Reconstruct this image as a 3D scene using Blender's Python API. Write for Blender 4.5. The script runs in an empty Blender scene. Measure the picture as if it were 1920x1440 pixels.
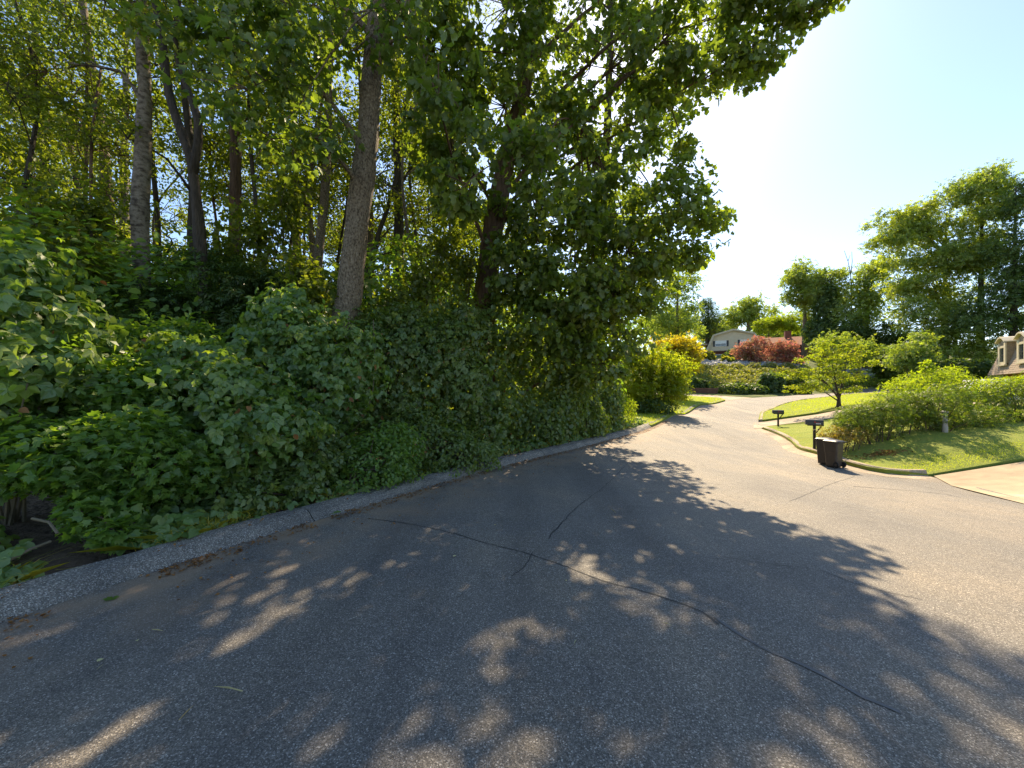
import bpy, math, random
import numpy as np
from mathutils import Vector, Matrix
from mathutils.geometry import delaunay_2d_cdt

# ------------------------------------------------------------------ camera, sky, sun, exposure
sc = bpy.context.scene
COL = sc.collection
F, HZ, CZ = 723.0, 735.0, 1.6
cam = bpy.data.cameras.new('camera'); camo = bpy.data.objects.new('camera', cam); COL.objects.link(camo)
cam.sensor_width = 36; cam.lens = F * 36 / 1920; cam.shift_y = (HZ - 720) / 1920
cam.clip_start = 0.05; cam.clip_end = 3000
camo.location = (0, 0, CZ); camo.rotation_euler = (math.radians(90), 0, 0)
sc.camera = camo
SUN_AZ, SUN_EL = math.radians(18), math.radians(44)      # azimuth clockwise from +Y
world = bpy.data.worlds.new('World'); sc.world = world; world.use_nodes = True
wn = world.node_tree.nodes; wl = world.node_tree.links
sky = wn.new('ShaderNodeTexSky'); sky.sky_type = 'NISHITA'; sky.sun_disc = False
sky.sun_elevation = SUN_EL; sky.sun_rotation = SUN_AZ
sky.air_density = 1.0; sky.dust_density = 0.6; sky.ozone_density = 1.0; sky.altitude = 650
wn['Background'].inputs['Strength'].default_value = 0.105
wl.new(sky.outputs[0], wn['Background'].inputs['Color'])
sun = bpy.data.lights.new('sun', 'SUN'); suno = bpy.data.objects.new('sun', sun); COL.objects.link(suno)
sun.energy = 4.5; sun.angle = math.radians(0.53); sun.color = (1.0, 0.81, 0.55)
SUN_DIR = Vector((math.sin(SUN_AZ)*math.cos(SUN_EL), math.cos(SUN_AZ)*math.cos(SUN_EL), math.sin(SUN_EL)))
suno.rotation_euler = SUN_DIR.to_track_quat('Z', 'Y').to_euler()
vs = sc.view_settings
vs.view_transform = 'Standard'; vs.look = 'None'; vs.exposure = 1.38; vs.gamma = 1.0; vs.use_curve_mapping = False
sc.render.engine = 'CYCLES'
cy = sc.cycles
cy.max_bounces = 8; cy.diffuse_bounces = 5; cy.transmission_bounces = 5; cy.glossy_bounces = 2
cy.transparent_max_bounces = 4; cy.caustics_reflective = False; cy.caustics_refractive = False
cy.use_denoising = True
try:
    cy.denoiser = 'OPENIMAGEDENOISE'; cy.denoising_input_passes = 'RGB_ALBEDO_NORMAL'; cy.denoising_prefilter = 'NONE'
except Exception: pass

# ------------------------------------------------------------------ helpers
def P(px, py, d):
    return np.array(((px - 960) / F * d, d, CZ + (HZ - py) / F * d))
def rs(seed): return np.random.default_rng(seed)
def nrm(v): return v / np.maximum(np.linalg.norm(v, axis=-1, keepdims=True), 1e-9)

def catmull(pts, step=0.5):
    p = np.asarray(pts, float); out = []
    q = np.vstack([2*p[0]-p[1], p, 2*p[-1]-p[-2]])
    for i in range(1, len(q)-2):
        n = max(1, int(np.linalg.norm(q[i+1]-q[i]) / step))
        for k in range(n):
            t = k / n; a, b, c, d = q[i-1], q[i], q[i+1], q[i+2]
            out.append(.5*((2*b)+(c-a)*t+(2*a-5*b+4*c-d)*t*t+(3*b-a-3*c+d)*t**3))
    out.append(q[-2]); return np.array(out)

def raw_mesh(name, V, loops, sizes, rnd=None, smooth=False):
    me = bpy.data.meshes.new(name)
    V = np.ascontiguousarray(V, np.float32); loops = np.ascontiguousarray(loops, np.int32); sizes = np.ascontiguousarray(sizes, np.int32)
    me.vertices.add(len(V)); me.vertices.foreach_set('co', V.ravel())
    me.loops.add(len(loops)); me.loops.foreach_set('vertex_index', loops)
    me.polygons.add(len(sizes))
    st = np.concatenate([[0], np.cumsum(sizes)[:-1]]).astype(np.int32)
    me.polygons.foreach_set('loop_start', st)
    if smooth: me.polygons.foreach_set('use_smooth', np.ones(len(sizes), bool))
    if rnd is not None:
        a = me.attributes.new('rnd', 'FLOAT', 'POINT'); a.data.foreach_set('value', np.ascontiguousarray(rnd, np.float32))
    me.update(calc_edges=True); me.validate()
    return me

class MB:
    """collects verts / faces of one part"""
    def __init__(s): s.V = []; s.F = []; s.n = 0
    def add(s, V, faces):
        V = np.asarray(V, float); s.V.append(V)
        s.F += [[i + s.n for i in f] for f in faces]; s.n += len(V)
    def box(s, lo, hi, M=None):
        x0, y0, z0 = lo; x1, y1, z1 = hi
        V = np.array([(x0,y0,z0),(x1,y0,z0),(x1,y1,z0),(x0,y1,z0),(x0,y0,z1),(x1,y0,z1),(x1,y1,z1),(x0,y1,z1)], float)
        s.add(V, [(0,3,2,1),(4,5,6,7),(0,1,5,4),(1,2,6,5),(2,3,7,6),(3,0,4,7)]); return s
    def tube(s, pts, rad, sides=8, cap=True):
        V, Fc = tube(pts, rad, sides, cap); s.add(V, Fc); return s
    def loft(s, rings, cap=True):
        k = len(rings[0]); V = np.vstack(rings); Fc = []
        for i in range(len(rings)-1):
            for j in range(k):
                Fc.append((i*k+j, i*k+(j+1) % k, (i+1)*k+(j+1) % k, (i+1)*k+j))
        if cap: Fc.append(tuple(range(k-1, -1, -1))); Fc.append(tuple((len(rings)-1)*k+j for j in range(k)))
        s.add(V, Fc); return s
    def prism(s, poly, y0, y1):
        """polygon in XZ, extruded along Y"""
        r0 = [(p[0], y0, p[1]) for p in poly]; r1 = [(p[0], y1, p[1]) for p in poly]
        return s.loft([np.array(r0, float), np.array(r1, float)])
    def mesh(s, name, smooth=False):
        me = bpy.data.meshes.new(name); V = np.vstack(s.V)
        me.from_pydata(V.tolist(), [], s.F)
        if smooth: me.polygons.foreach_set('use_smooth', np.ones(len(me.polygons), bool))
        me.update(); return me
    def build(s, name, mat, parent=None, smooth=False, bevel=0):
        o = link(name, s.mesh(name, smooth), mat, parent)
        if bevel:
            b = o.modifiers.new('bevel', 'BEVEL'); b.width = bevel; b.segments = 2; b.limit_method = 'ANGLE'
        return o

def tube(pts, rad, sides=8, cap=True):
    pts = np.asarray(pts, float); n = len(pts); rad = np.broadcast_to(np.asarray(rad, float), (n,))
    tan = nrm(np.gradient(pts, axis=0) if n > 2 else np.repeat((pts[1]-pts[0])[None], n, 0))
    ref = np.array((1., .2, 0)) if abs(tan[:, 2]).mean() > .6 else np.array((0, 0, 1.))
    a = nrm(np.cross(tan, ref)); b = np.cross(tan, a)
    th = np.linspace(0, 2*np.pi, sides, endpoint=False)
    V = (pts[:, None] + rad[:, None, None]*(np.cos(th)[None, :, None]*a[:, None] + np.sin(th)[None, :, None]*b[:, None])).reshape(-1, 3)
    Fc = []
    for i in range(n-1):
        for j in range(sides):
            k = (j+1) % sides; Fc.append((i*sides+j, i*sides+k, (i+1)*sides+k, (i+1)*sides+j))
    if cap: Fc.append(tuple(range(sides-1, -1, -1))); Fc.append(tuple((n-1)*sides+j for j in range(sides)))
    return V, Fc

def link(name, me, mat=None, parent=None):
    o = bpy.data.objects.new(name, me); COL.objects.link(o)
    if mat is not None and len(me.materials) == 0: me.materials.append(mat)
    if parent is not None: o.parent = parent
    return o
def tag(o, label=None, cat=None, group=None, kind=None):
    if label: o['label'] = label
    if cat: o['category'] = cat
    if group: o['group'] = group
    if kind: o['kind'] = kind
    return o
def empty(name, loc=(0,0,0), rz=0):
    o = bpy.data.objects.new(name, None); COL.objects.link(o); o.location = [float(v) for v in loc]; o.rotation_euler = (0, 0, rz); o.empty_display_size = .2
    return o

# ------------------------------------------------------------------ materials
def newmat(name):
    m = bpy.data.materials.new(name); m.use_nodes = True
    nt = m.node_tree; nt.nodes.clear(); out = nt.nodes.new('ShaderNodeOutputMaterial')
    return m, nt, out
def nd(nt, t, **kw):
    n = nt.nodes.new(t)
    for k, v in kw.items():
        if k.startswith('_'): setattr(n, k[1:], v)
        else: n.inputs[k.replace('__', ' ')].default_value = v
    return n
def ramp(nt, fac, stops):
    r = nt.nodes.new('ShaderNodeValToRGB'); e = r.color_ramp.elements
    while len(e) < len(stops): e.new(0.5)
    for i, (p, c) in enumerate(stops): e[i].position = p; e[i].color = (*c, 1) if len(c) == 3 else c
    nt.links.new(fac, r.inputs[0]); return r.outputs[0]
def leaf_mat(name, cols, trans=(1.3, 1.3, .32), tmix=.5, gloss=.03, rough=.45):
    m, nt, out = newmat(name); L = nt.links.new
    at = nd(nt, 'ShaderNodeAttribute', _attribute_name='rnd'); oi = nd(nt, 'ShaderNodeObjectInfo')
    ad = nd(nt, 'ShaderNodeMath', _operation='ADD'); L(at.outputs['Fac'], ad.inputs[0]); L(oi.outputs['Random'], ad.inputs[1])
    fr = nd(nt, 'ShaderNodeMath', _operation='FRACT'); L(ad.outputs[0], fr.inputs[0])
    cols = [(min(.5, a*1.5), min(.5, b*1.33), c_*.95) for a, b, c_ in cols]
    n = len(cols); c = ramp(nt, fr.outputs[0], [(i/(n-1), cols[i]) for i in range(n)])
    df = nd(nt, 'ShaderNodeBsdfDiffuse'); L(c, df.inputs['Color'])
    mu = nd(nt, 'ShaderNodeMix', _data_type='RGBA', _blend_type='MULTIPLY'); mu.inputs['Factor'].default_value = 1
    L(c, mu.inputs[6]); mu.inputs[7].default_value = (trans[0]*2, trans[1]*2, trans[2]*2, 1)
    tr = nd(nt, 'ShaderNodeBsdfTranslucent'); L(mu.outputs[2], tr.inputs['Color'])
    m1 = nd(nt, 'ShaderNodeMixShader'); m1.inputs[0].default_value = tmix; L(df.outputs[0], m1.inputs[1]); L(tr.outputs[0], m1.inputs[2])
    gl = nd(nt, 'ShaderNodeBsdfGlossy', Roughness=rough); gl.inputs['Color'].default_value = (1, 1, 1, 1)
    m2 = nd(nt, 'ShaderNodeMixShader'); m2.inputs[0].default_value = gloss; L(m1.outputs[0], m2.inputs[1]); L(gl.outputs[0], m2.inputs[2])
    L(m2.outputs[0], out.inputs[0]); return m
def princ(name, stops, scale=8, detail=6, rough=.8, bump=0.0, bscale=None, stretch=(1,1,1), metal=0, spec=.4, coords='Object', tex='noise', bdist=.02):
    m, nt, out = newmat(name); L = nt.links.new
    tc = nd(nt, 'ShaderNodeTexCoord'); mp = nd(nt, 'ShaderNodeMapping'); mp.inputs['Scale'].default_value = stretch; L(tc.outputs[coords], mp.inputs[0])
    if tex == 'noise':
        t = nd(nt, 'ShaderNodeTexNoise', Scale=scale, Detail=detail, Roughness=.62); fac = t.outputs['Fac']
    else:
        t = nd(nt, 'ShaderNodeTexVoronoi', Scale=scale); fac = t.outputs['Distance']
    L(mp.outputs[0], t.inputs['Vector'])
    c = ramp(nt, fac, stops)
    b = nd(nt, 'ShaderNodeBsdfPrincipled', Roughness=rough, Metallic=metal); b.inputs['Specular IOR Level'].default_value = spec
    L(c, b.inputs['Base Color'])
    if bump:
        bt = nd(nt, 'ShaderNodeTexNoise', Scale=bscale or scale*3, Detail=6); L(mp.outputs[0], bt.inputs['Vector'])
        bp = nd(nt, 'ShaderNodeBump', Strength=bump, Distance=bdist); L(bt.outputs['Fac'], bp.inputs['Height']); L(bp.outputs[0], b.inputs['Normal'])
    L(b.outputs[0], out.inputs[0]); return m
def two(c, k=.7): return [(0.3, tuple(v*k for v in c)), (0.7, c)]

M = {}
M['sycamore'] = leaf_mat('sycamore_leaf', [(0.05,0.0825,0.025),(0.075,0.122,0.0325),(0.106,0.15,0.035),(0.0625,0.106,0.0375)], tmix=.46, gloss=.035)
M['poplar'] = leaf_mat('poplar_leaf', [(0.0525,0.09,0.0325),(0.0775,0.13,0.0425),(0.06,0.107,0.045),(0.1,0.15,0.04)], tmix=.44, gloss=.04)
M['forest'] = leaf_mat('forest_leaf', [(0.0432,0.0675,0.0162),(0.081,0.115,0.023),(0.0607,0.0918,0.0216),(0.115,0.142,0.027)], tmix=.54, gloss=.02)
M['kudzu'] = leaf_mat('kudzu_leaf', [(0.0605,0.114,0.043),(0.0941,0.168,0.0605),(0.0739,0.141,0.0564),(0.134,0.195,0.0538),(0.101,0.175,0.0672)], tmix=.4, gloss=.04)
M['sapling'] = leaf_mat('sapling_leaf', [(0.0529,0.112,0.0317),(0.0794,0.152,0.0397),(0.112,0.185,0.0423),(0.0661,0.132,0.0476)], tmix=.44, gloss=.03)
M['dark'] = leaf_mat('evergreen_needle', [(0.0238,0.0502,0.0185), (0.037,0.0726,0.0238), (0.0396,0.066,0.0264)], tmix=0.23, gloss=0.021)
M['ivy'] = leaf_mat('vine_leaf', [(0.052,0.0966,0.0327),(0.0817,0.133,0.0386),(0.0668,0.111,0.0446),(0.127,0.171,0.0446)], tmix=.38, gloss=.035)
M['lime'] = leaf_mat('lime_leaf', [(.09,.145,.02),(.13,.19,.024),(.11,.165,.022),(.16,.2,.026)], tmix=.5, gloss=.02)
M['gold'] = leaf_mat('golden_leaf', [(.11,.16,.02),(.14,.18,.022),(.16,.17,.022),(.1,.15,.02)], tmix=0.55, gloss=0.021)
M['goldtop'] = leaf_mat('golden_top_leaf', [(.19,.18,.022),(.22,.17,.022),(.15,.18,.022)], tmix=0.52, gloss=0.021)
M['far'] = leaf_mat('far_leaf', [(0.085,0.145,0.051), (0.128,0.187,0.0595), (0.162,0.212,0.0595), (0.102,0.153,0.0595)], tmix=0.44, gloss=0.029)
M['fardark'] = leaf_mat('far_dark_leaf', [(0.035,0.07,0.0308), (0.056,0.098,0.0392), (0.07,0.112,0.042)], tmix=0.34, gloss=0.021)
M['azalea'] = leaf_mat('azalea_leaf', [(.042,.082,.02),(.06,.105,.022),(.08,.11,.026),(.05,.092,.02)], tmix=.42, gloss=.03)
M['azalea_rust'] = leaf_mat('azalea_rust_leaf', [(.1,.105,.03),(.12,.09,.035),(.09,.11,.03),(.14,.1,.05)], tmix=.44, gloss=.03)
M['maple'] = leaf_mat('small_tree_leaf', [(.085,.13,.02),(.115,.16,.022),(.14,.17,.024)], tmix=.5, gloss=.02)
M['bank'] = leaf_mat('bank_leaf', [(.09,.13,.03),(.13,.16,.035),(.16,.17,.05),(.1,.13,.03)], tmix=.4, gloss=.03)
M['red'] = leaf_mat('red_leaf', [(.24,.1,.11),(.13,.12,.06),(.3,.13,.14),(.11,.115,.05)], trans=(1.0,.85,.85), tmix=.42, gloss=.02)
M['bloom'] = leaf_mat('red_blossom', [(0.45,0.06,0.07), (0.5,0.12,0.1), (0.4,0.09,0.08)], trans=(.9,.5,.5), tmix=0.34, gloss=0.013)
M['grass'] = leaf_mat('grass_blade', [(.18,.25,.03),(.21,.28,.032),(.25,.29,.036),(.16,.23,.028)], tmix=.4, gloss=.02)
M['grass_lit'] = leaf_mat('yellow_lit_grass_blade', [(0.22,0.22,0.055), (0.297,0.264,0.088), (0.154,0.198,0.033)], tmix=0.46, gloss=0.017)  # yellow of the sunlit kerb tufts is put into the blade colour
M['litter'] = leaf_mat('dead_leaf', [(0.1,0.05,0.025), (0.16,0.085,0.04), (0.2,0.12,0.06), (0.08,0.04,0.02)], trans=(1,.8,.5), tmix=0.17, gloss=0.013)
M['straw'] = leaf_mat('straw', [(0.35,0.3,0.2), (0.42,0.36,0.25), (0.25,0.2,0.12)], trans=(.9,.8,.6), tmix=0.11, gloss=0.013)
M['bark'] = princ('bark_grey_brown', [(.36,(.055,.04,.026)), (.48,(.17,.128,.084)), (.6,(.24,.19,.13)), (.7,(.34,.28,.2))], scale=22, detail=9, rough=.95, bump=1, bscale=26, stretch=(1.4,1.4,.85), bdist=.05)
M['bark_dark'] = princ('bark_dark', [(.3,(.03,.024,.018)), (.7,(.09,.07,.05))], scale=8, rough=.95, bump=1, bscale=16, stretch=(2,2,.4), bdist=.05)
M['bark_pale'] = princ('bark_pale_mottled', [(.36,(.055,.04,.028)), (.47,(.14,.112,.078)), (.6,(.24,.2,.15)), (.75,(.11,.085,.058))], scale=7, rough=.9, bump=.6, bscale=20, stretch=(1,1,1.6), bdist=.03)
M['bark_red'] = princ('bark_red_brown', [(.3,(.06,.035,.022)), (.7,(.19,.12,.075))], scale=7, rough=.95, bump=1, bscale=18, stretch=(2,2,.3), bdist=.05)
M['twig'] = princ('twig', two((.09,.065,.045)), scale=10, rough=.9)
M['vine_stem'] = princ('vine_stem', two((.16,.13,.08)), scale=10, rough=.9)
M['brick'] = princ('brick', [(.3,(.16,.06,.045)), (.7,(.27,.11,.08))], scale=12, rough=.9, bump=.4, bscale=40)
M['siding'] = princ('beige_siding', [(.3,(.6,.5,.34)), (.7,(.66,.56,.4))], scale=2, rough=.7)
M['trim'] = princ('cream_trim', [(.3,(.5,.43,.3)), (.7,(.57,.5,.37))], scale=4, rough=.6)
M['white'] = princ('white_paint', [(.3,(.72,.72,.7)), (.7,(.8,.8,.78))], scale=5, rough=.5)
M['shutter'] = princ('dark_shutter', two((.035,.035,.04)), scale=5, rough=.5)
M['glass'] = princ('window_glass', [(.3,(.02,.025,.03)), (.7,(.05,.06,.07))], scale=1.2, rough=.08, spec=.8)
M['shingle'] = princ('grey_brown_shingle', [(.3,(.22,.165,.12)), (.55,(.32,.25,.19)), (.75,(.4,.33,.26))], scale=9, rough=.95, bump=.5, bscale=50)
M['roof_red'] = princ('red_brown_roof', [(.3,(.27,.12,.075)), (.7,(.36,.18,.11))], scale=5, rough=.95, bump=.3)
M['roof_grey'] = princ('grey_roof', [(.3,(.16,.16,.17)), (.7,(.24,.24,.25))], scale=5, rough=.9)
M['bin'] = princ('bin_plastic', [(.3,(.026,.02,.017)), (.7,(.04,.031,.026))], scale=6, rough=.42, spec=.5, bump=.08, bscale=120)
M['rubber'] = princ('black_rubber', two((.012,.012,.012)), scale=5, rough=.7)
M['mailbox'] = princ('black_metal', [(.3,(.012,.011,.01)), (.7,(.025,.023,.02))], scale=9, rough=.4, spec=.6)
M['post'] = princ('dark_post', [(.3,(.02,.016,.012)), (.7,(.04,.032,.025))], scale=9, rough=.8, stretch=(2,2,.3))
M['flag'] = princ('red_flag', two((.35,.03,.03)), scale=4, rough=.5)
M['plate'] = princ('pale_sticker', two((.6,.6,.6)), scale=4, rough=.5)
M['pipe'] = princ('grey_white_post', [(.3,(.28,.27,.25)), (.7,(.45,.43,.4))], scale=6, rough=.7, stretch=(2,2,.5))
M['tarp'] = princ('blue_tarp', two((.02,.05,.3)), scale=4, rough=.5)
M['rock'] = princ('grey_rock', [(.3,(.17,.165,.165)), (.5,(.28,.275,.27)), (.75,(.42,.4,.38))], scale=2.2, rough=.9, bump=.5, bscale=10)
M['car'] = princ('silver_paint', two((.5,.5,.52), .9), scale=3, rough=.3, spec=.6)
M['retaining'] = princ('brown_timber', [(.3,(.1,.05,.035)), (.7,(.17,.09,.06))], scale=4, rough=.9, stretch=(.4,1,4))

def asphalt_mat():
    m, nt, out = newmat('asphalt'); L = nt.links.new
    tc = nd(nt, 'ShaderNodeTexCoord')
    vo = nd(nt, 'ShaderNodeTexVoronoi', Scale=165); L(tc.outputs['Object'], vo.inputs['Vector'])
    sep = nd(nt, 'ShaderNodeSeparateColor'); L(vo.outputs['Color'], sep.inputs[0])
    stones = ramp(nt, sep.outputs[0], [(0, (.08,.072,.061)), (.45, (.135,.123,.106)), (.8, (.205,.187,.162)), (.93, (.28,.257,.226)), (.99, (.46,.43,.385))])
    fine = nd(nt, 'ShaderNodeTexNoise', Scale=260, Detail=3); L(tc.outputs['Object'], fine.inputs['Vector'])
    fr = ramp(nt, fine.outputs['Fac'], [(.3, (.62,.62,.62)), (.7, (1.25,1.25,1.25))])
    m1 = nd(nt, 'ShaderNodeMix', _data_type='RGBA', _blend_type='MULTIPLY'); m1.inputs[0].default_value = 1; L(stones, m1.inputs[6]); L(fr, m1.inputs[7])
    big = nd(nt, 'ShaderNodeTexNoise', Scale=.45, Detail=5, Roughness=.6); L(tc.outputs['Object'], big.inputs['Vector'])
    br = ramp(nt, big.outputs['Fac'], [(.3, (.78,.78,.8)), (.45, (1.0,1.0,1.0)), (.55, (1.1,1.07,1.02)), (.72, (1.4,1.3,1.15))])
    m2 = nd(nt, 'ShaderNodeMix', _data_type='RGBA', _blend_type='MULTIPLY'); m2.inputs[0].default_value = 1; L(m1.outputs[2], m2.inputs[6]); L(br, m2.inputs[7])
    mr = nd(nt, 'ShaderNodeMapping'); mr.inputs['Rotation'].default_value = (0, 0, math.radians(32)); mr.inputs['Scale'].default_value = (1.1, .1, 1); L(tc.outputs['Object'], mr.inputs[0])
    ln = nd(nt, 'ShaderNodeTexNoise', Scale=1.0, Detail=4, Roughness=.55); L(mr.outputs[0], ln.inputs['Vector'])
    lr = ramp(nt, ln.outputs['Fac'], [(.35, (.8,.8,.81)), (.5, (1,1,1)), (.66, (1.16,1.13,1.08))])
    st = nd(nt, 'ShaderNodeTexNoise', Scale=1.7, Detail=8, Roughness=.7); L(tc.outputs['Object'], st.inputs['Vector'])
    sr = ramp(nt, st.outputs['Fac'], [(.3, (.7,.7,.71)), (.42, (1,1,1)), (.62, (1,1,1)), (.75, (1.2,1.16,1.1))])
    m2a = nd(nt, 'ShaderNodeMix', _data_type='RGBA', _blend_type='MULTIPLY'); m2a.inputs[0].default_value = 1; L(m2.outputs[2], m2a.inputs[6]); L(lr, m2a.inputs[7])
    m2 = nd(nt, 'ShaderNodeMix', _data_type='RGBA', _blend_type='MULTIPLY'); m2.inputs[0].default_value = 1; L(m2a.outputs[2], m2.inputs[6]); L(sr, m2.inputs[7])
    # brown dust washed along the gutters (attribute = distance from the kerb)
    at = nd(nt, 'ShaderNodeAttribute', _attribute_name='gutter')
    dn = nd(nt, 'ShaderNodeTexNoise', Scale=2.2, Detail=6); L(tc.outputs['Object'], dn.inputs['Vector'])
    mm = nd(nt, 'ShaderNodeMath', _operation='MULTIPLY'); L(at.outputs['Fac'], mm.inputs[0])
    dr = ramp(nt, dn.outputs['Fac'], [(.35, (0,0,0)), (.65, (1,1,1))]); L(dr, mm.inputs[1])
    m3 = nd(nt, 'ShaderNodeMix', _data_type='RGBA'); L(mm.outputs[0], m3.inputs[0]); L(m2.outputs[2], m3.inputs[6]); m3.inputs[7].default_value = (.28,.2,.125,1)
    b = nd(nt, 'ShaderNodeBsdfPrincipled', Roughness=.78); b.inputs['Specular IOR Level'].default_value = .5
    L(m3.outputs[2], b.inputs['Base Color'])
    bp = nd(nt, 'ShaderNodeBump', Strength=.55, Distance=.006); L(vo.outputs['Distance'], bp.inputs['Height'])
    bp2 = nd(nt, 'ShaderNodeBump', Strength=.4, Distance=.004); L(fine.outputs['Fac'], bp2.inputs['Height']); L(bp.outputs[0], bp2.inputs['Normal'])
    L(bp2.outputs[0], b.inputs['Normal']); L(b.outputs[0], out.inputs[0]); return m
def aggregate_mat(name, stops, scale=140):
    m, nt, out = newmat(name); L = nt.links.new
    tc = nd(nt, 'ShaderNodeTexCoord')
    vo = nd(nt, 'ShaderNodeTexVoronoi', Scale=scale); L(tc.outputs['Object'], vo.inputs['Vector'])
    sep = nd(nt, 'ShaderNodeSeparateColor'); L(vo.outputs['Color'], sep.inputs[0])
    c = ramp(nt, sep.outputs[0], stops)
    big = nd(nt, 'ShaderNodeTexNoise', Scale=1.6, Detail=6); L(tc.outputs['Object'], big.inputs['Vector'])
    br = ramp(nt, big.outputs['Fac'], [(.3, (.6,.6,.6)), (.7, (1.25,1.2,1.12))])
    m1 = nd(nt, 'ShaderNodeMix', _data_type='RGBA', _blend_type='MULTIPLY'); m1.inputs[0].default_value = 1; L(c, m1.inputs[6]); L(br, m1.inputs[7])
    b = nd(nt, 'ShaderNodeBsdfPrincipled', Roughness=.85); b.inputs['Specular IOR Level'].default_value = .4; L(m1.outputs[2], b.inputs['Base Color'])
    bp = nd(nt, 'ShaderNodeBump', Strength=.8, Distance=.012); L(vo.outputs['Distance'], bp.inputs['Height']); L(bp.outputs[0], b.inputs['Normal'])
    L(b.outputs[0], out.inputs[0]); return m
M['asphalt'] = asphalt_mat()
M['kerb'] = aggregate_mat('exposed_aggregate', [(0,(.12,.112,.1)), (.5,(.2,.188,.17)), (.8,(.29,.275,.25)), (.97,(.52,.5,.47))])
M['concrete'] = aggregate_mat('old_concrete', [(0,(.3,.245,.18)), (.5,(.38,.31,.23)), (1,(.46,.39,.3))], scale=60)
M['drive'] = princ('stained_concrete', [(.25,(.28,.2,.13)), (.45,(.38,.295,.19)), (.58,(.44,.35,.22)), (.72,(.6,.53,.33))], scale=1.4, detail=9, rough=.9, bump=.3, bscale=60, stretch=(.6,1.4,1))
M['seal'] = princ('crack_sealant', two((.05,.048,.046)), scale=20, rough=.7)
M['seal_pale'] = princ('worn_sealant', two((.15,.145,.14)), scale=20, rough=.8)
M['soil'] = princ('forest_floor', [(.3,(.06,.04,.026)), (.5,(.12,.08,.05)), (.75,(.2,.14,.09))], scale=5, detail=9, rough=1, bump=1, bscale=14, bdist=.06)
def soil_mat():
    m = M['soil']; nt = m.node_tree; L = nt.links.new; b = next(n for n in nt.nodes if n.type == 'BSDF_PRINCIPLED'); src = b.inputs['Base Color'].links[0].from_socket
    at = nd(nt, 'ShaderNodeAttribute', _attribute_name='grassy'); nz = nd(nt, 'ShaderNodeTexNoise', Scale=.6, Detail=8)
    tc = nd(nt, 'ShaderNodeTexCoord'); L(tc.outputs['Object'], nz.inputs['Vector']); c = ramp(nt, nz.outputs['Fac'], [(.3,(.06,.085,.02)), (.55,(.11,.14,.03)), (.75,(.19,.19,.06))])
    mx = nd(nt, 'ShaderNodeMix', _data_type='RGBA'); L(at.outputs['Fac'], mx.inputs[0]); L(src, mx.inputs[6]); L(c, mx.inputs[7]); L(mx.outputs[2], b.inputs['Base Color'])
soil_mat()
M['lawn_soil'] = princ('lawn_base', [(.3,(.17,.215,.03)), (.5,(.22,.26,.036)), (.75,(.29,.28,.055))], scale=3, detail=8, rough=1, bump=.8, bscale=60, bdist=.03)
M['mulch'] = princ('mulch', [(.3,(.1,.055,.03)), (.7,(.24,.14,.08))], scale=18, rough=1, bump=1, bscale=40)

# ------------------------------------------------------------------ terrain height
A = [P(*a) for a in [
    (0,1170,2.7),(320,1062,3.5),(640,963,5),(960,870,8.6),(1180,815,14.5),(1230,797,18),(1270,778,23),(1310,762,28),(1360,752,34),
    (1560,872,11.6),(1740,893,10.2),(1500,845,14.5),(1480,830,16),(1430,805,20),(1422,790,24),(1435,772,28),(1500,752,33),(1600,740,37),(1690,734,40),
    (1410,746,38),(1480,742,41),(1560,737,44.5),(1690,728,48),
    (1920,1180,2.8),(1920,1000,5.5),(1920,945,7.5),(1920,867,10.4),(1600,840,13),(1772,815,12.6),(1900,800,13.5),(1573,765,24),
    (1458,805,25*.8),(1400,716,50),(1480,716,50),(1400,690,57),(1480,690,57),(1600,712,54),(1650,705,56),(1370,668,70),(1450,668,72),(1310,735,44),(1310,690,58),
    (1200,778,26),(1150,745,36),(1750,700,58),(1850,700,60)]]
A += [np.array(a, float) for a in [(0,1.6,0),(0,0,0),(3,0,-.05),(6,-2,-.2),(-6,-3,-.05),(0,-8,0),(-12,-8,0),(12,-6,-.3),(20,5,-.3),(20,14,.55),(26,20,.7),(44,34,.9),(40,24,.6),(60,40,2.5),
    (-6,6,.25),(-4,10,.25),(-1,13,.2),(-10,10,.35),(-20,14,.4),(-12,22,.5),(-2,22,.5),(3,30,.9),(-25,30,.6),(-10,40,1),(5,45,1.5),(-40,50,1),
    (28,28,.95),(60,75,8.5),(30,90,10),(90,90,12),(120,60,8),(0,90,6),(-80,90,3),(-80,20,.5),(80,0,.5),(0,-60,0),(-60,-60,0),(60,-60,0),
    (0,200,14),(150,200,18),(-150,200,8),(200,0,5),(-200,0,1)]]
A = np.array(A)
def _phi(d2): return np.sqrt(d2 + 6.0)
_D = _phi(((A[:, None, :2] - A[None, :, :2])**2).sum(-1)); _n = len(A)
_K = np.zeros((_n+1, _n+1)); _K[:_n, :_n] = _D - np.eye(_n)*.03; _K[:_n, _n] = 1; _K[_n, :_n] = 1
_W = np.linalg.solve(_K, np.concatenate([A[:, 2], [0]]))
def H(x, y):
    x = np.asarray(x, float); y = np.asarray(y, float); sh = x.shape
    q = np.stack([x.ravel(), y.ravel()], 1); out = np.empty(len(q))
    for i in range(0, len(q), 20000):
        d = _phi(((q[i:i+20000, None] - A[None, :, :2])**2).sum(-1)); out[i:i+20000] = d @ _W[:_n] + _W[_n]
    return out.reshape(sh)
def Hs(x, y): return float(H(np.array([x]), np.array([y]))[0])

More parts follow.
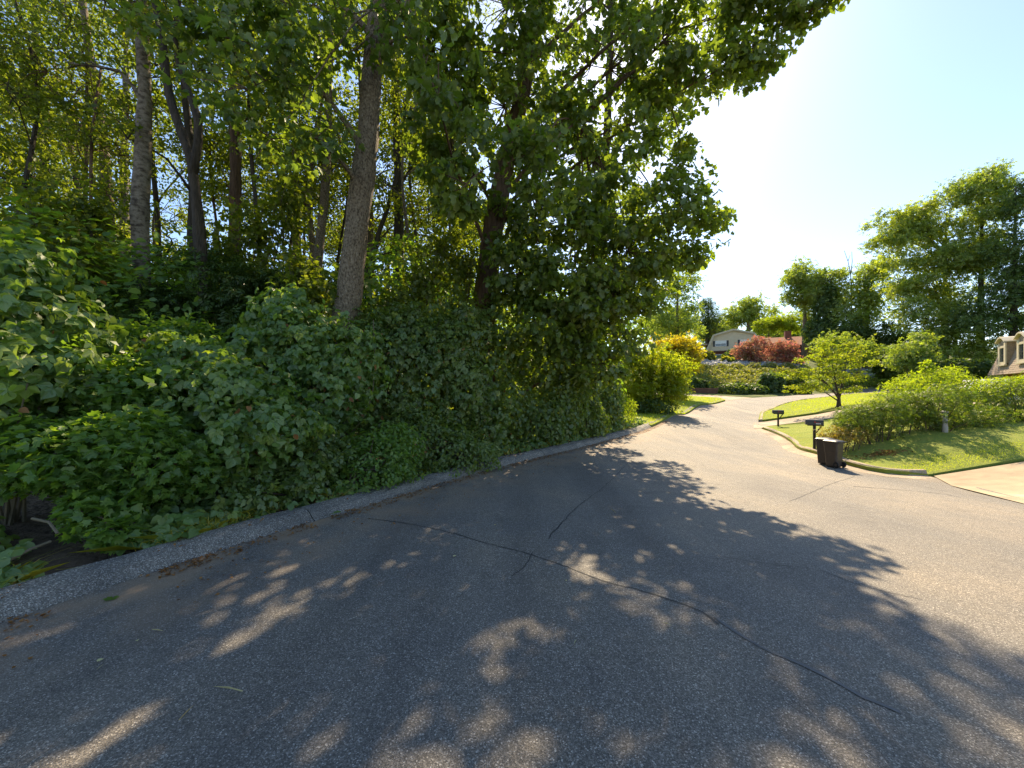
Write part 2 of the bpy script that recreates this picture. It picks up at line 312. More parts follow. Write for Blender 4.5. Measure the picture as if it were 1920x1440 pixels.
# ------------------------------------------------------------------ plan lines
def XY(*l): return [P(*a)[:2] for a in l]
L_EDGE = catmull([(-15.5,-17.5),(-9.2,-6.9)] + XY((0,1170,2.7),(320,1062,3.5),(640,963,5),(960,870,8.6),(1180,815,14.5),(1230,797,18),(1270,778,23),(1310,762,28),(1360,752,34)), .4)
L_FAR = catmull(XY((1410,746,38),(1480,742,41),(1560,737,44.5),(1690,728,48),(1800,722,50)), .8)
R_NEAR = catmull(XY((1740,893,10.2),(1660,886,10.55),(1600,876,11.3),(1560,866,12.2),(1500,845,14.5),(1480,830,16.2),(1445,812,18.8),(1430,805,20)), .3)
R_FAR = catmull(XY((1422,790,24),(1435,772,28),(1500,752,33),(1600,740,37),(1690,734,40),(1800,730,43)), .5)
R_FRONT = np.array([(3,-18),(6.5,-8),(8.2,0),(9,4.5),(9.96,7.5),(10.6,9.3)])
road_poly = np.vstack([L_EDGE, L_FAR, R_FAR[::-1], R_NEAR[::-1][0:1]+[[.6,1.2]], R_NEAR[::-1], R_FRONT[::-1]+np.array((.5,.1))])
drive_near = np.array([(10.6,9.3),(9.96,7.5),(9,4.5),(14,3.6),(20,4.5),(24,11.3),(18,11.0),(13.8,10.4),(11.1,10.15)])
lawn1 = np.vstack([R_NEAR, [(13.6,20.6),(18,20.9),(26,22.5),(34,24.5),(34,13),(24,11.45),(18,11.15),(13.8,10.55),(11.3,10.3)]])
drive2 = np.array([(12.6,20.1),(13.6,20.7),(18,21.0),(26,22.6),(34,24.6),(34,27.0),(26,25.0),(18.5,23.3),(15.6,23.7),(14.6,23.3)])
lawn2 = np.vstack([R_FAR, [(60,44),(48,32),(34,27.2),(26,25.2),(18.5,23.5),(15.7,23.9)]])
lawn3 = np.vstack([L_EDGE[L_EDGE[:,1] > 17.0], [(19.6,36.5),(17,38.5),(13,40),(6,36),(3.5,29),(3.5,22),(5.2,17.6)]])
drive3 = np.array([tuple(L_EDGE[-1]), tuple(L_FAR[0]), (21.5,40.5), (17,42.5),(11,43),(12.8,40.3),(17,38.8),(19.7,36.7)])

def inside(poly, x, y):
    r = np.zeros(x.shape, bool); n = len(poly); j = n-1
    for i in range(n):
        xi, yi = poly[i]; xj, yj = poly[j]
        c = ((yi > y) != (yj > y)) & (x < (xj-xi)*(y-yi)/(yj-yi+1e-12)+xi); r ^= c; j = i
    return r
def dist_line(pl, x, y):
    q = np.stack([x.ravel(), y.ravel()], 1); best = np.full(len(q), 1e9)
    for a, b in zip(pl[:-1], pl[1:]):
        ab = b-a; t = np.clip(((q-a) @ ab)/(ab @ ab+1e-12), 0, 1); best = np.minimum(best, np.linalg.norm(q-(a+t[:, None]*ab), axis=1))
    return best.reshape(x.shape)

def patch(name, poly, mat, dz, step, kind='structure', gutter=None, wob=0, skirt=0, edge=None):
    DZ0 = dz
    xs = np.arange(poly[:,0].min(), poly[:,0].max(), step); ys = np.arange(poly[:,1].min(), poly[:,1].max(), step)
    gx, gy = np.meshgrid(xs, ys); gx = gx.ravel(); gy = gy.ravel()
    k = inside(poly, gx, gy) & (dist_line(np.vstack([poly, poly[:1]]), gx, gy) > step*.35)
    pts = [Vector(p) for p in poly] + [Vector(p) for p in np.stack([gx[k], gy[k]], 1)]
    n = len(poly); res = delaunay_2d_cdt(pts, [], [list(range(n))], 1, 1e-4)
    V = np.array([(v.x, v.y) for v in res[0]]); z = H(V[:,0], V[:,1]) + dz
    if edge is not None: dz = dz-(dz-.02)*np.clip(1-dist_line(edge, V[:,0], V[:,1])/.9, 0, 1); z = H(V[:,0], V[:,1])+dz
    if wob: z += wob*np.sin(V[:,0]*3.1+V[:,1])*np.sin(V[:,1]*2.3)
    fs = [list(f) for f in res[2]]
    me = bpy.data.meshes.new(name); me.from_pydata(np.column_stack([V, z]).tolist(), [], fs)
    me.polygons.foreach_set('use_smooth', np.ones(len(me.polygons), bool))
    me.update()
    if me.polygons and me.polygons[0].normal.z < 0: me.flip_normals()
    if gutter is not None:
        g = np.zeros(len(V))
        for pl, w in gutter: g = np.maximum(g, np.clip(1-dist_line(pl, V[:,0], V[:,1])/w, 0, 1))
        a = me.attributes.new('gutter', 'FLOAT', 'POINT'); a.data.foreach_set('value', g.astype(np.float32))
    if skirt:
        nb = len(poly); k0 = len(V); dz = dz if edge is None else DZ0-(DZ0-.02)*np.clip(1-dist_line(edge, poly[:,0], poly[:,1])/.9, 0, 1); me2 = bpy.data.meshes.new(name)
        zb = H(poly[:,0], poly[:,1]); VV = np.vstack([np.column_stack([V, z]), np.column_stack([poly, zb+dz]), np.column_stack([poly, zb+dz-skirt])])
        me2.from_pydata(VV.tolist(), [], [list(p_.vertices) for p_ in me.polygons] + [(k0+i, k0+(i+1) % nb, k0+nb+(i+1) % nb, k0+nb+i) for i in range(nb)]); me2.update(); me = me2
    o = link(name, me, mat)
    return tag(o, kind=kind)

# ------------------------------------------------------------------ ground sheets
def axis(segs):
    out = []
    for a, b, s in segs: out += list(np.arange(a, b, s))
    return np.array(sorted(set(np.round(out, 4))))
gx = axis([(-900,-200,100),(-200,-60,12),(-60,-16,3),(-16,36,.6),(36,80,2),(80,200,10),(200,901,100)])
gy = axis([(-300,-60,40),(-60,-20,6),(-20,50,.6),(50,90,2),(90,200,10),(200,1001,100)])
GX, GY = np.meshgrid(gx, gy)
Z = H(np.clip(GX,-200,200), np.clip(GY,-60,200))
near = (np.abs(GX) < 70) & (GY > -25) & (GY < 60)
low = np.zeros(GX.shape, bool)
for pl in (road_poly, drive_near, lawn1, drive2, lawn2, lawn3, drive3):
    xx, yy = GX[near], GY[near]
    low[near] |= inside(pl, xx, yy) | (dist_line(np.vstack([pl, pl[:1]]), xx, yy) < .3)
Z += np.where(low, -.22, .06)
ny, nx = GX.shape
idx = np.arange(nx*ny).reshape(ny, nx)
Fq = np.stack([idx[:-1,:-1], idx[:-1,1:], idx[1:,1:], idx[1:,:-1]], -1).reshape(-1, 4)
gm = raw_mesh('ground', np.stack([GX.ravel(), GY.ravel(), Z.ravel()], 1), Fq.ravel(), np.full(len(Fq), 4), smooth=True)
ga = gm.attributes.new('grassy', 'FLOAT', 'POINT'); ga.data.foreach_set('value', np.clip((GX-(5+np.clip(GY-16,0,60)*.25))/2, 0, 1).ravel().astype(np.float32))
tag(link('ground', gm, M['soil']), kind='structure')

patch('road', road_poly, M['asphalt'], 0, .5, gutter=[(L_EDGE, 1.3), (R_NEAR, .7)])
patch('driveway', drive_near, M['drive'], .012, .5)
patch('driveway', drive2, M['concrete'], .012, .5)
patch('driveway', drive3, M['concrete'], .012, .6)
patch('lawn', lawn1, M['lawn_soil'], .1, .4, wob=.015, skirt=.22, edge=np.array([(11.3,10.3),(13.8,10.55),(18,11.15),(24,11.45)]))
patch('lawn', lawn2, M['lawn_soil'], .1, .6, wob=.02, skirt=.22)
patch('lawn', lawn3, M['lawn_soil'], .1, .6, wob=.02, skirt=.22)

def kerb_run(line, side, seclen, name, profile, seed, mat, gutter_strip=False):
    """line: road edge; side=+1: kerb lies on the left of travel"""
    root = empty(name); tag(root, kind='structure'); r = rs(seed)
    t = nrm(np.gradient(line, axis=0)); nrmv = np.stack([-t[:,1], t[:,0]], 1)*side
    s = np.concatenate([[0], np.cumsum(np.linalg.norm(np.diff(line, axis=0), axis=1))])
    a = 0
    while a < s[-1]-.3:
        b = min(a+seclen*r.uniform(.9,1.1), s[-1]); ss = np.linspace(a+.008, b-.008, max(4, int((b-a)/.3)))
        cx = np.interp(ss, s, line[:,0]); cyy = np.interp(ss, s, line[:,1]); n0 = np.stack([np.interp(ss, s, nrmv[:,0]), np.interp(ss, s, nrmv[:,1])], 1)
        dz = r.normal(0, .006); off = r.normal(0, .008); rings = []
        for i in range(len(ss)):
            h = Hs(cx[i], cyy[i])
            rings.append(np.array([(cx[i]+n0[i,0]*(u+off), cyy[i]+n0[i,1]*(u+off), h+v+(dz if v > .02 else 0)+(r.normal(0,.007) if v > .02 else 0)) for u, v in profile]))
        mb = MB().loft(rings); o = mb.build('kerb_section', mat, root, smooth=False, bevel=0)
        me = o.data; me.update()
        a = b
    return root
ROLL = [(-.02,-.12),(.0,.006),(.05,.05),(.10,.092),(.16,.118),(.22,.128),(.32,.128),(.35,.1),(.35,-.15)]
KERB = [(-.01,-.1),(.0,.01),(.03,.11),(.06,.135),(.17,.14),(.2,.12),(.2,-.12)]
kerb_run(L_EDGE[L_EDGE[:,1] > -6], 1, 3.0, 'kerb', ROLL, 1, M['kerb'])
kerb_run(R_NEAR, -1, 2.4, 'kerb', KERB, 2, M['concrete'])
kerb_run(R_FAR, -1, 3, 'kerb', KERB, 3, M['concrete'])
# pale concrete gutter pan in front of the right kerb
t = nrm(np.gradient(R_NEAR, axis=0)); gl_ = R_NEAR + np.stack([-t[:,1], t[:,0]], 1)*.42
pan = np.vstack([R_NEAR, gl_[::-1]])
patch('gutter_pan', pan, M['concrete'], .005, .4)

# cracks and seams in the asphalt
def ribbon(name, pts, w, mat, dz, seed):
    r = rs(seed); l = catmull(pts, .06); l = l + np.cumsum(r.normal(0, .009, l.shape), 0)*.5 + r.normal(0, .004, l.shape)
    t = nrm(np.gradient(l, axis=0)); n = np.stack([-t[:,1], t[:,0]], 1)
    ww = w*(.5+.9*np.abs(np.convolve(r.normal(0,1,len(l)), np.ones(6)/6, 'same'))+r.uniform(0,.3,len(l)))[:, None]
    a, b = l+n*ww/2, l-n*ww/2
    V = np.vstack([np.column_stack([a, H(a[:,0],a[:,1])+dz]), np.column_stack([b, H(b[:,0],b[:,1])+dz])]); k = len(l)
    me = bpy.data.meshes.new(name); me.from_pydata(V.tolist(), [], [(i+k, i+1+k, i+1, i) for i in range(k-1)]); me.update()
    return link(name, me, mat, bpy.data.objects['road'])
def ground_xy(px, py):
    dx, dz = (px-960)/F, (HZ-py)/F; d = CZ/max(-dz, .02)
    for _ in range(25): d = (CZ - Hs(dx*d, d))/max(-dz, .02)*.5 + d*.5
    return np.array((dx*d, d))
G = lambda *l: [ground_xy(*p) for p in l]
ribbon('crack', G((690,972),(780,984),(860,1000),(930,1020),(1000,1038),(1075,1062),(1130,1082),(1190,1096),(1260,1118),(1310,1136),(1345,1160)), .013, M['seal'], .004, 5)
ribbon('crack', G((1340,1157),(1385,1190),(1430,1218),(1480,1240),(1540,1268),(1600,1300),(1700,1345)), .026, M['seal_pale'], .004, 6)
ribbon('crack', G((1000,1036),(985,1062),(960,1080)), .012, M['seal'], .004, 7)
ribbon('seam', G((1030,1010),(1075,965),(1130,915),(1180,868),(1215,838)), .012, M['seal'], .004, 8)
ribbon('crack', G((1350,1043),(1450,1060),(1540,1072),(1640,1105),(1750,1130)), .008, M['seal'], .004, 9)
ribbon('crack', G((1600,912),(1680,918),(1760,925),(1800,932)), .02, M['seal'], .004, 10)
ribbon('crack', G((1480,940),(1560,905),(1600,893)), .012, M['seal'], .004, 11)

# ------------------------------------------------------------------ leaf templates (unit length, base at origin, tip +Y, normal +Z)
def mirror_leaf(half, fold=.18, curl=.25):
    """half outline from base to tip (x>=0): two n-gon halves folded along the midrib"""
    h = np.array(half, float); V = []
    def zf(x, y): return abs(x)*fold - curl*(y-.35)**2
    for x, y in h: V.append((x, y, zf(x, y)))
    n = len(h)
    for x, y in h[1:-1]: V.append((-x, y, zf(x, y)))
    left = [0] + [n+i for i in range(n-2)] + [n-1]
    return np.array(V), [list(range(n)), left[::-1]]
T_OVATE = mirror_leaf([(0,0),(.29,.26),(.27,.62),(0,1)])
T_NARROW = mirror_leaf([(0,0),(.14,.35),(.1,.7),(0,1)])
T_HEART = mirror_leaf([(0,.0),(.3,-.05),(.47,.28),(.33,.62),(0,1)], fold=.15)
T_LOBE = mirror_leaf([(0,0),(.3,-.05),(.54,.24),(.3,.4),(.38,.74),(.15,.66),(0,1)], fold=.12, curl=.35)
T_LOBE2 = mirror_leaf([(0,0),(.52,.2),(.25,.4),(.36,.72),(0,1)], fold=.15, curl=.4)
T_DIAM = (np.array([(0,0,0),(.3,.5,.1),(0,1,-.1),(-.3,.5,.1)]), [[0,1,2,3]])
T_NEEDLE = (np.array([(-.03,0,0),(.03,0,0),(.16,.8,-.05),(0,1,-.1),(-.16,.8,-.05)]), [[0,1,2,3,4]])
def compose(parts):
    V, Fc, n = [], [], 0
    for (v, f), M3, off in parts:
        V.append(v @ M3.T + off); Fc += [[i+n for i in q] for q in f]; n += len(v)
    return np.vstack(V), Fc
def rz(a): c, s = math.cos(a), math.sin(a); return np.array([(c,-s,0),(s,c,0),(0,0,1)])
def rx(a): c, s = math.cos(a), math.sin(a); return np.array([(1,0,0),(0,c,-s),(0,s,c)])
def kudzu_template(bend, wide=1.0, lobed=True):
    leaf = mirror_leaf([(0,0),(.27,.03),(.45,.3),(.4,.48),(.22,.7),(0,1)] if lobed else [(0,0),(.3,.05),(.43,.35),(.25,.72),(0,1)], fold=.12, curl=.3)
    S = np.diag((wide,1,1))
    return compose([(leaf, rx(-bend) @ S*.62, np.array((0,.38,0))), (leaf, rz(1.25) @ rx(-bend*1.2) @ S*.55, np.array((-.03,.3,0))), (leaf, rz(-1.25) @ rx(-bend*1.2) @ S*.55, np.array((.03,.3,0))),
                    ((np.array([(-.012,0,0),(.012,0,0),(.012,.4,0),(-.012,.4,0)]), [[0,1,2,3]]), np.eye(3), np.zeros(3))])
_kl = mirror_leaf([(0,0),(.4,.2),(.34,.58),(0,1)], fold=.12, curl=.3)
T_KUDZU = compose([(_kl, rx(-.35)*.62, np.array((0,.38,0))), (_kl, rz(1.25) @ rx(-.42)*.55, np.array((-.03,.3,0))), (_kl, rz(-1.25) @ rx(-.42)*.55, np.array((.03,.3,0)))])
# spray of small leaves along a twig: one template = 7 leaves
def spray_template(n, leaf, sc_, seed):
    r = rs(seed); parts = []
    for i in range(n):
        y = .12+.8*i/n; a = (1 if i % 2 else -1)*r.uniform(.6,1.1) if i < n-1 else 0
        parts.append((leaf, rz(a) @ rx(r.normal(-.2,.25))*sc_*r.uniform(.8,1.15), np.array((0, y, r.normal(0,.03)))))
    return compose(parts)
_nd = (np.array([(0,0,0),(.17,.45,.06),(0,1,-.1),(-.17,.45,.06)]), [[0,1,2,3]])
T_SPRAY = spray_template(6, T_DIAM, .46, 3)
T_SPRAYF = spray_template(9, _nd, .36, 4)

def foliage(name, tmpl, pos, nor, tip, size, rnd):
    tv, tf = tmpl; N = len(pos); k = len(tv)
    n = nrm(nor); t = nrm(tip - (tip*n).sum(-1, keepdims=True)*n); x = np.cross(t, n)
    B = np.stack([x, t, n], -1)                                     # columns
    V = np.einsum('nij,kj->nki', B, tv)*np.asarray(size)[:, None, None] + pos[:, None]
    lp = np.concatenate([np.array(f) for f in tf]); sz = np.array([len(f) for f in tf])
    loops = (lp[None] + (np.arange(N)*k)[:, None]).ravel(); sizes = np.tile(sz, N)
    return raw_mesh(name, V.reshape(-1, 3), loops, sizes, np.repeat(rnd, k))

def ball(r, n, p=.34):
    v = nrm(r.normal(size=(n, 3))); return v*(r.uniform(0, 1, n)**p)[:, None]

# ------------------------------------------------------------------ trees
def Lb(px, py, d, rxp, ryp, rd=None, n=1.0):
    if py < -90: n *= .45  # unseen lobes above the frame only cast shade; thinned to let sun through
    k = d/F; return (P(px, py, d), np.array((rxp*k, rd if rd else max(rxp, ryp)*k*.9, ryp*k)), n)

def tree_meshes(key, base, trunks, lobes, leaf, seed, cl=1.0, lpc=40, cr=.5, size=.15, flat=.6, droop=.4, up=.7, sides=12, knots=.06, shell=.34, twigs=True, limbs=True):
    r = rs(seed); tb = MB(); bb = MB()
    paths = []
    for pts, r0, r1 in trunks:
        l = catmull(np.array(pts), .35); n = len(l); rad = np.linspace(1, 0, n)
        rad = r1 + (r0-r1)*rad
        s = np.linspace(0, 1, n); 
        if pts is trunks[0][0]: rad = rad*(1+.55*np.exp(-s*n*.35/.35))
        rad = rad*(1+knots*np.convolve(r.normal(0,1,n), np.ones(3)/3, 'same'))
        V, Fc = tube(l-base, rad, sides)
        V = V + r.normal(0, .012*min(1, r0*4), V.shape)
        tb.add(V, Fc); paths.append((l, rad))
    cen, crad = [], []
    for c, R, dens in lobes:
        vol = (R[0]*R[1]*R[2])**(1/3.)
        m = max(3, int(cl*dens*5.0*(vol/cr)**2))
        pts = c + ball(r, m, shell)*R
        l, rad = paths[r.integers(len(paths))] if len(paths) > 1 else paths[0]
        if limbs:
            want = c[2]-.55*np.linalg.norm(c[:2]-l[:, :2], axis=1)
            i = int(np.argmin(np.abs(l[:,2]-want) + (np.arange(len(l)) < len(l)*.3)*3)); a = l[i]
            mid = (a+c)/2 + np.array((0,0,.15*np.linalg.norm(c-a))) + r.normal(0,.12,3)*np.linalg.norm(c-a)*.5
            lp = catmull([a, mid, c, c+(c-mid)*.08], .3)
            rr = np.linspace(min(rad[i]*.4, .065) if c[2]-a[2] > .25*np.linalg.norm((c-a)[:2]) else .022, .008, len(lp)); lp[1:] += np.cumsum(r.normal(0,.015,(len(lp)-1,3)),0)
            bb.tube(lp-base, rr, 6)
        else: lp = np.array([c])
        if twigs:
            for p in pts:
                j = int(np.argmin(np.linalg.norm(lp[len(lp)//3:]-p, axis=1)))+len(lp)//3; a = lp[min(j, len(lp)-1)]
                if np.linalg.norm(p-a) > .15:
                    md = (a+p)/2+r.normal(0,.06,3)+np.array((0,0,.08)); bb.tube(np.array([a, md, p])-base, (.016,.011,.005), 4, False)
        cen.append(pts); crad.append(np.full(m, cr))
    cen = np.vstack(cen); m = len(cen)
    cnt = np.maximum(4, r.poisson(lpc, m)); ci = np.repeat(np.arange(m), cnt); N = len(ci)
    off = ball(r, N, .42)*cr*r.uniform(.5,1.4,m)[ci][:, None]; off[:,2] *= flat
    pos = cen[ci] + off
    out = nrm(off*np.array((1,1,.3)))
    nor = np.array((0,0,1.))*up + out*.45 + r.normal(0,.42,(N,3))
    tip = out + np.array((0,0,-droop)) + r.normal(0,.35,(N,3))
    me = foliage(key, leaf, pos-base, nor, tip, size*r.uniform(.65,1.2,N), r.uniform(0,1,N)*.55 + (r.uniform(0,1,m)[ci])*.45)
    return tb, bb, me

def make_tree(name, label, trunks, lobes, leaf, mat, bark, seed, cat='tree', group=None, **kw):
    base = np.array(trunks[0][0][0], float)
    tb, bb, me = tree_meshes(name+'_crown', base, trunks, lobes, leaf, seed, **kw)
    root = tag(empty(name, base), label, cat, group)
    tb.build('trunk', bark, root, smooth=True)
    if bb.V: tag(bb.build('branches', bark if kw.get('limbs', True) else M['twig'], root), kind='stuff')
    link('crown', me, mat, root)
    return root

def trunk_px(pts, r0px, r1):
    """[(px,py,d)...]; the foot is dropped to the ground"""
    q = [P(*p) for p in pts]; f = q[0].copy(); f[2] = Hs(f[0], f[1]) - .05
    rr = r0px*pts[0][2]/F
    return ([f]+[p for p in q if p[2] > f[2]+.3], rr, r1)

# --- the roadside trees with individually visible trunks
make_tree('sycamore_tree', 'big vine-clad roadside tree with its leafy crown hanging over the road', [trunk_px([(905,780,11),(905,640,11),(912,540,11),(925,430,10.9),(950,300,10.8),(985,150,10.6),(1010,0,10.5),(1030,-250,10.5)], 27, .1),
        ([P(955,290,10.8),P(1060,240,10.4),P(1170,150,10),(P(1290,30,9.4))], .08, .02)],
    [Lb(830,90,9.2,80,110), Lb(850,290,9.4,80,110), Lb(950,200,10,120,140,n=0.55), Lb(1000,400,10.2,130,90), Lb(1110,300,10.6,120,130,n=0.6), Lb(1050,560,10.8,110,90),
     Lb(1160,470,11,100,90), Lb(1150,600,12,80,70), Lb(1060,660,11.5,80,60), Lb(1250,400,10.6,75,60), Lb(1330,405,10.4,50,30,.6), Lb(1320,455,10.4,40,22,.5), Lb(1270,480,10.8,40,30), Lb(1110,120,10,150,120,n=0.45), Lb(1240,210,10.2,80,90,n=0.6),
     Lb(1240,80,9.6,100,80,n=0.55), Lb(1345,120,9.2,75,60,n=0.7), Lb(1430,80,8.8,60,55,.7), Lb(1500,25,8.6,70,30,.7), Lb(1400,10,8.8,90,40), Lb(1280,320,10.6,35,40), Lb(960,20,10,150,110,n=0.45),
     Lb(1080,-180,10,240,170,n=0.4), Lb(1330,-150,9.2,180,120,n=0.45), Lb(850,-160,9.5,170,130,n=0.5), Lb(1060,-420,10.5,260,150,n=0.4), Lb(1480,-120,8.8,150,70), Lb(1600,-150,8.8,100,60), Lb(1450,-330,9.2,260,110,n=0.5), Lb(985,500,10.3,70,80), Lb(1000,610,10.6,70,70), Lb(1090,600,11,70,70), Lb(1110,680,12,70,45), Lb(1010,690,11.2,50,40), Lb(1140,530,11.2,80,70), Lb(1210,520,11.5,50,60), Lb(880,340,6.9,80,45,.7,.7), Lb(960,300,7.2,90,50,.7,.7), Lb(830,180,7,60,70,.6,.7), Lb(1000,380,7.6,60,40,.6,.7)],
    T_LOBE2, M['sycamore'], M['bark_red'], 11, lpc=58, cr=.46, size=.17, droop=1.0, up=.4, cl=.72)
make_tree('tall_tree', 'tall tree added behind the vine-clad roadside tree to shade the road', [trunk_px([(1120,720,17),(1125,500,17),(1140,200,17),(1150,-150,17)], 12, .08)],  # added inside the crown outline so that its lobes shade the road
    [Lb(1290,60,16,100,90,n=0.6), Lb(1180,140,16.5,100,100,n=0.45), Lb(1320,130,15.5,60,50), Lb(1250,240,16,60,60), Lb(1150,330,16.5,90,90), Lb(1180,470,16.5,80,80), Lb(1070,240,17,90,90,n=.5), Lb(1240,-60,16,140,90,n=0.5), Lb(1100,0,17,120,100,n=0.5), Lb(1180,-200,16.5,180,110,n=0.45), Lb(1380,-60,15.5,100,70), Lb(1420,-160,14,130,70), Lb(1300,-330,15,200,120,n=0.5)],
    T_LOBE2, M['sycamore'], M['bark_dark'], 13, lpc=54, cr=.52, size=.165, droop=.8, up=.45, cl=.46)
make_tree('poplar_tree', 'tall grey-brown leaning trunk rising from the vines at centre of the woods edge', [trunk_px([(640,640,8.2),(655,560,8.2),(668,430,8.2),(690,250,8.2),(700,100,8.2),(712,-60,8.2),(725,-350,8.2)], 27, .12),
        ([P(697,130,8.2),P(735,50,8.0),P(790,-40,7.8),P(830,-200,7.6)], .08, .03)],
    [Lb(560,110,7.4,95,70), Lb(480,150,7.0,110,60), Lb(500,270,7.0,70,70), Lb(590,260,7.3,50,70), Lb(760,60,7.4,70,80), Lb(790,190,7.6,45,60,n=.8), Lb(560,20,7.2,150,70), Lb(400,60,7,120,60), Lb(650,-120,8,200,110), Lb(420,-120,7.6,180,100), Lb(850,-100,7.6,140,90), Lb(640,-380,8.4,280,150)],
    T_LOBE, M['poplar'], M['bark'], 12, lpc=36, cr=.45, size=.15, droop=.9, up=.5, cl=.72)

def woods_tree(label, pts, rpx, seed, bark, lob, extra=None, name='woodland_tree', **kw):
    tr = [trunk_px(pts, rpx, .05)] + (extra or [])
    args = dict(lpc=54, cr=.55, size=.11, droop=.5, up=.6, cl=.66); args.update(kw)
    make_tree(name, label, tr, lob, T_OVATE, M['forest'], bark, seed, group='trees standing in the roadside woods', **args)
woods_tree('pale mottled straight trunk in the woods, left of the forked trunk', [(262,640,10),(266,550,10),(263,400,10),(271,200,10),(267,50,10),(270,-150,10),(275,-420,10)], 18, 21, M['bark_pale'],
    [Lb(200,0,10,170,70), Lb(330,-80,10,170,100), Lb(180,-220,10,220,120), Lb(360,-300,10,200,120), Lb(140,120,9.5,80,50,n=.6)])
woods_tree('dark forked trunk beside the pale mottled trunk', [(388,650,8.6),(378,500,8.6),(366,350,8.6),(352,280,8.6),(318,180,8.6),(302,60,8.6),(270,-80,8.6)], 13, 22, M['bark_dark'],
    [Lb(330,60,8.6,120,70,n=.8), Lb(260,-60,8.6,150,80), Lb(430,120,8.8,90,70,n=.7), Lb(400,-160,8.6,180,90)],
    extra=[([P(362,330,8.6),P(372,230,8.6),P(338,130,8.7),P(328,60,8.7),P(345,-60,8.8)], .09, .03)], size=.11)
woods_tree('dark trunk with a paler edge just right of the forked trunk', [(444,640,13),(440,500,13),(442,300,13),(436,100,13),(440,-200,13)], 15, 23, M['bark_red'],
    [Lb(420,60,13,110,90), Lb(500,-60,13,140,100), Lb(360,-150,13,150,100), Lb(520,180,12.5,70,60,n=.7)])
woods_tree('slender trunk leaning toward the upper left corner', [(212,640,14),(205,450,14),(192,250,14),(165,80,14),(148,-80,14),(140,-260,14)], 12, 24, M['bark'],
    [Lb(120,30,14,100,80), Lb(60,-100,14,150,90), Lb(200,-180,14,130,100), Lb(90,180,13.5,60,60,n=.6)])
woods_tree('straight dark trunk between the leaning trunk and the vine-clad trunk', [(747,690,15),(747,560,15),(748,430,15),(744,200,15),(748,-100,15)], 14, 25, M['bark_dark'],
    [Lb(740,120,15,110,100), Lb(800,-60,15,150,110), Lb(660,0,15,120,90), Lb(820,300,14.5,60,60,n=.7)])
woods_tree('grey trunk just left of the leaning grey-brown trunk', [(590,640,13),(597,480,13),(610,350,13),(618,150,13),(628,-100,13)], 12, 26, M['bark'],
    [Lb(560,200,13,80,80,n=.7), Lb(640,-60,13,130,100), Lb(540,40,13,110,80)])
woods_tree('thin dark stem behind the leaning grey-brown trunk', [(690,650,14),(700,480,14),(730,380,14.2),(748,300,14.5),(770,120,14.5)], 6, 27, M['bark_dark'],
    [Lb(770,200,14.5,70,70), Lb(700,330,14.5,40,50,n=.7), Lb(800,420,14.5,50,50,n=.6)])
woods_tree('slim pale stem behind the pale mottled trunk', [(236,560,20),(233,300,20),(237,100,20),(232,-120,20)], 11, 28, M['bark_pale'],
    [Lb(230,40,20,100,80), Lb(160,-60,20,120,80)])
woods_tree('thin grey trunk seen between the two dark trunks deep in the woods', [(556,640,18),(556,400,18),(551,200,18),(545,-60,18)], 10, 29, M['bark'],
    [Lb(540,120,18,90,80), Lb(480,20,18,90,80), Lb(600,-80,18,120,90)])
woods_tree('dark trunk half hidden in leaves at the left edge', [(80,560,16),(85,350,16),(70,150,16),(60,-100,16)], 12, 30, M['bark_dark'],
    [Lb(50,120,16,100,90), Lb(0,-40,16,150,100), Lb(-60,150,16,80,90), Lb(20,300,15,70,60,n=.7)])

# --- shared trees further back in the woods
def proto_tree(seed, h, leafmat, bark, rad=.16):
    r = rs(seed); base = np.zeros(3); tr = [([np.array((0,0,-.1)), np.array((.1,.05,h*.3)), np.array((r.normal(0,.3),r.normal(0,.3),h*.6)), np.array((r.normal(0,.5),r.normal(0,.5),h))], rad, .03)]
    lob = []
    for i in range(17):
        z = h*r.uniform(.22,1.0); a = r.uniform(0, 6.28); q = r.uniform(.5,2.0); R = r.uniform(1.0,1.9)
        lob.append((np.array((math.cos(a)*q, math.sin(a)*q, z)), np.array((R,R,R*.65)), .8))
    tb, bb, me = tree_meshes('back_tree_%d' % seed, base, tr, lob, T_OVATE, seed, lpc=48, cr=.55, size=.125, droop=.4, up=.4, cl=.66)
    t, b = tb.mesh('back_trunk', True), bb.mesh('back_branches'); t.materials.append(bark); b.materials.append(bark); me.materials.append(leafmat)
    return t, b, me
PROT = [proto_tree(41, 13, M['forest'], M['bark_dark']), proto_tree(42, 15, M['forest'], M['bark'], .19), proto_tree(43, 11, M['forest'], M['bark_dark'], .12)]
rr = rs(77)
spots = [(-12,17),(-17,15),(-21,20),(-9,21),(-31,24),(-28,34),(-36,32),(-35,42),(-24,45),(-44,40),(-8,15.5),(-26,19),(-30,15),(-38,22),(-17.5,11.5),(-23,13),(-6.5,18),(-3.5,20.5),(-23,31),(-30,28),(-27,22),(-33,18),(-22.5,17.5),(-40,28)]
for i, (x, y) in enumerate(spots):
    x += rr.normal(0,.6); y += rr.normal(0,.6); t, b, c = PROT[i % 3]; s = rr.uniform(.85,1.2)
    root = tag(empty('background_tree', (x, y, Hs(x, y)), rr.uniform(0,6.28)), 'leafy tree lost among the crowns deep in the woods', 'tree', 'trees deep in the woods'); root.scale = (s, s, s*rr.uniform(.9,1.15))
    link('trunk', t, None, root); tag(link('branches', b, None, root), kind='stuff'); link('crown', c, None, root)

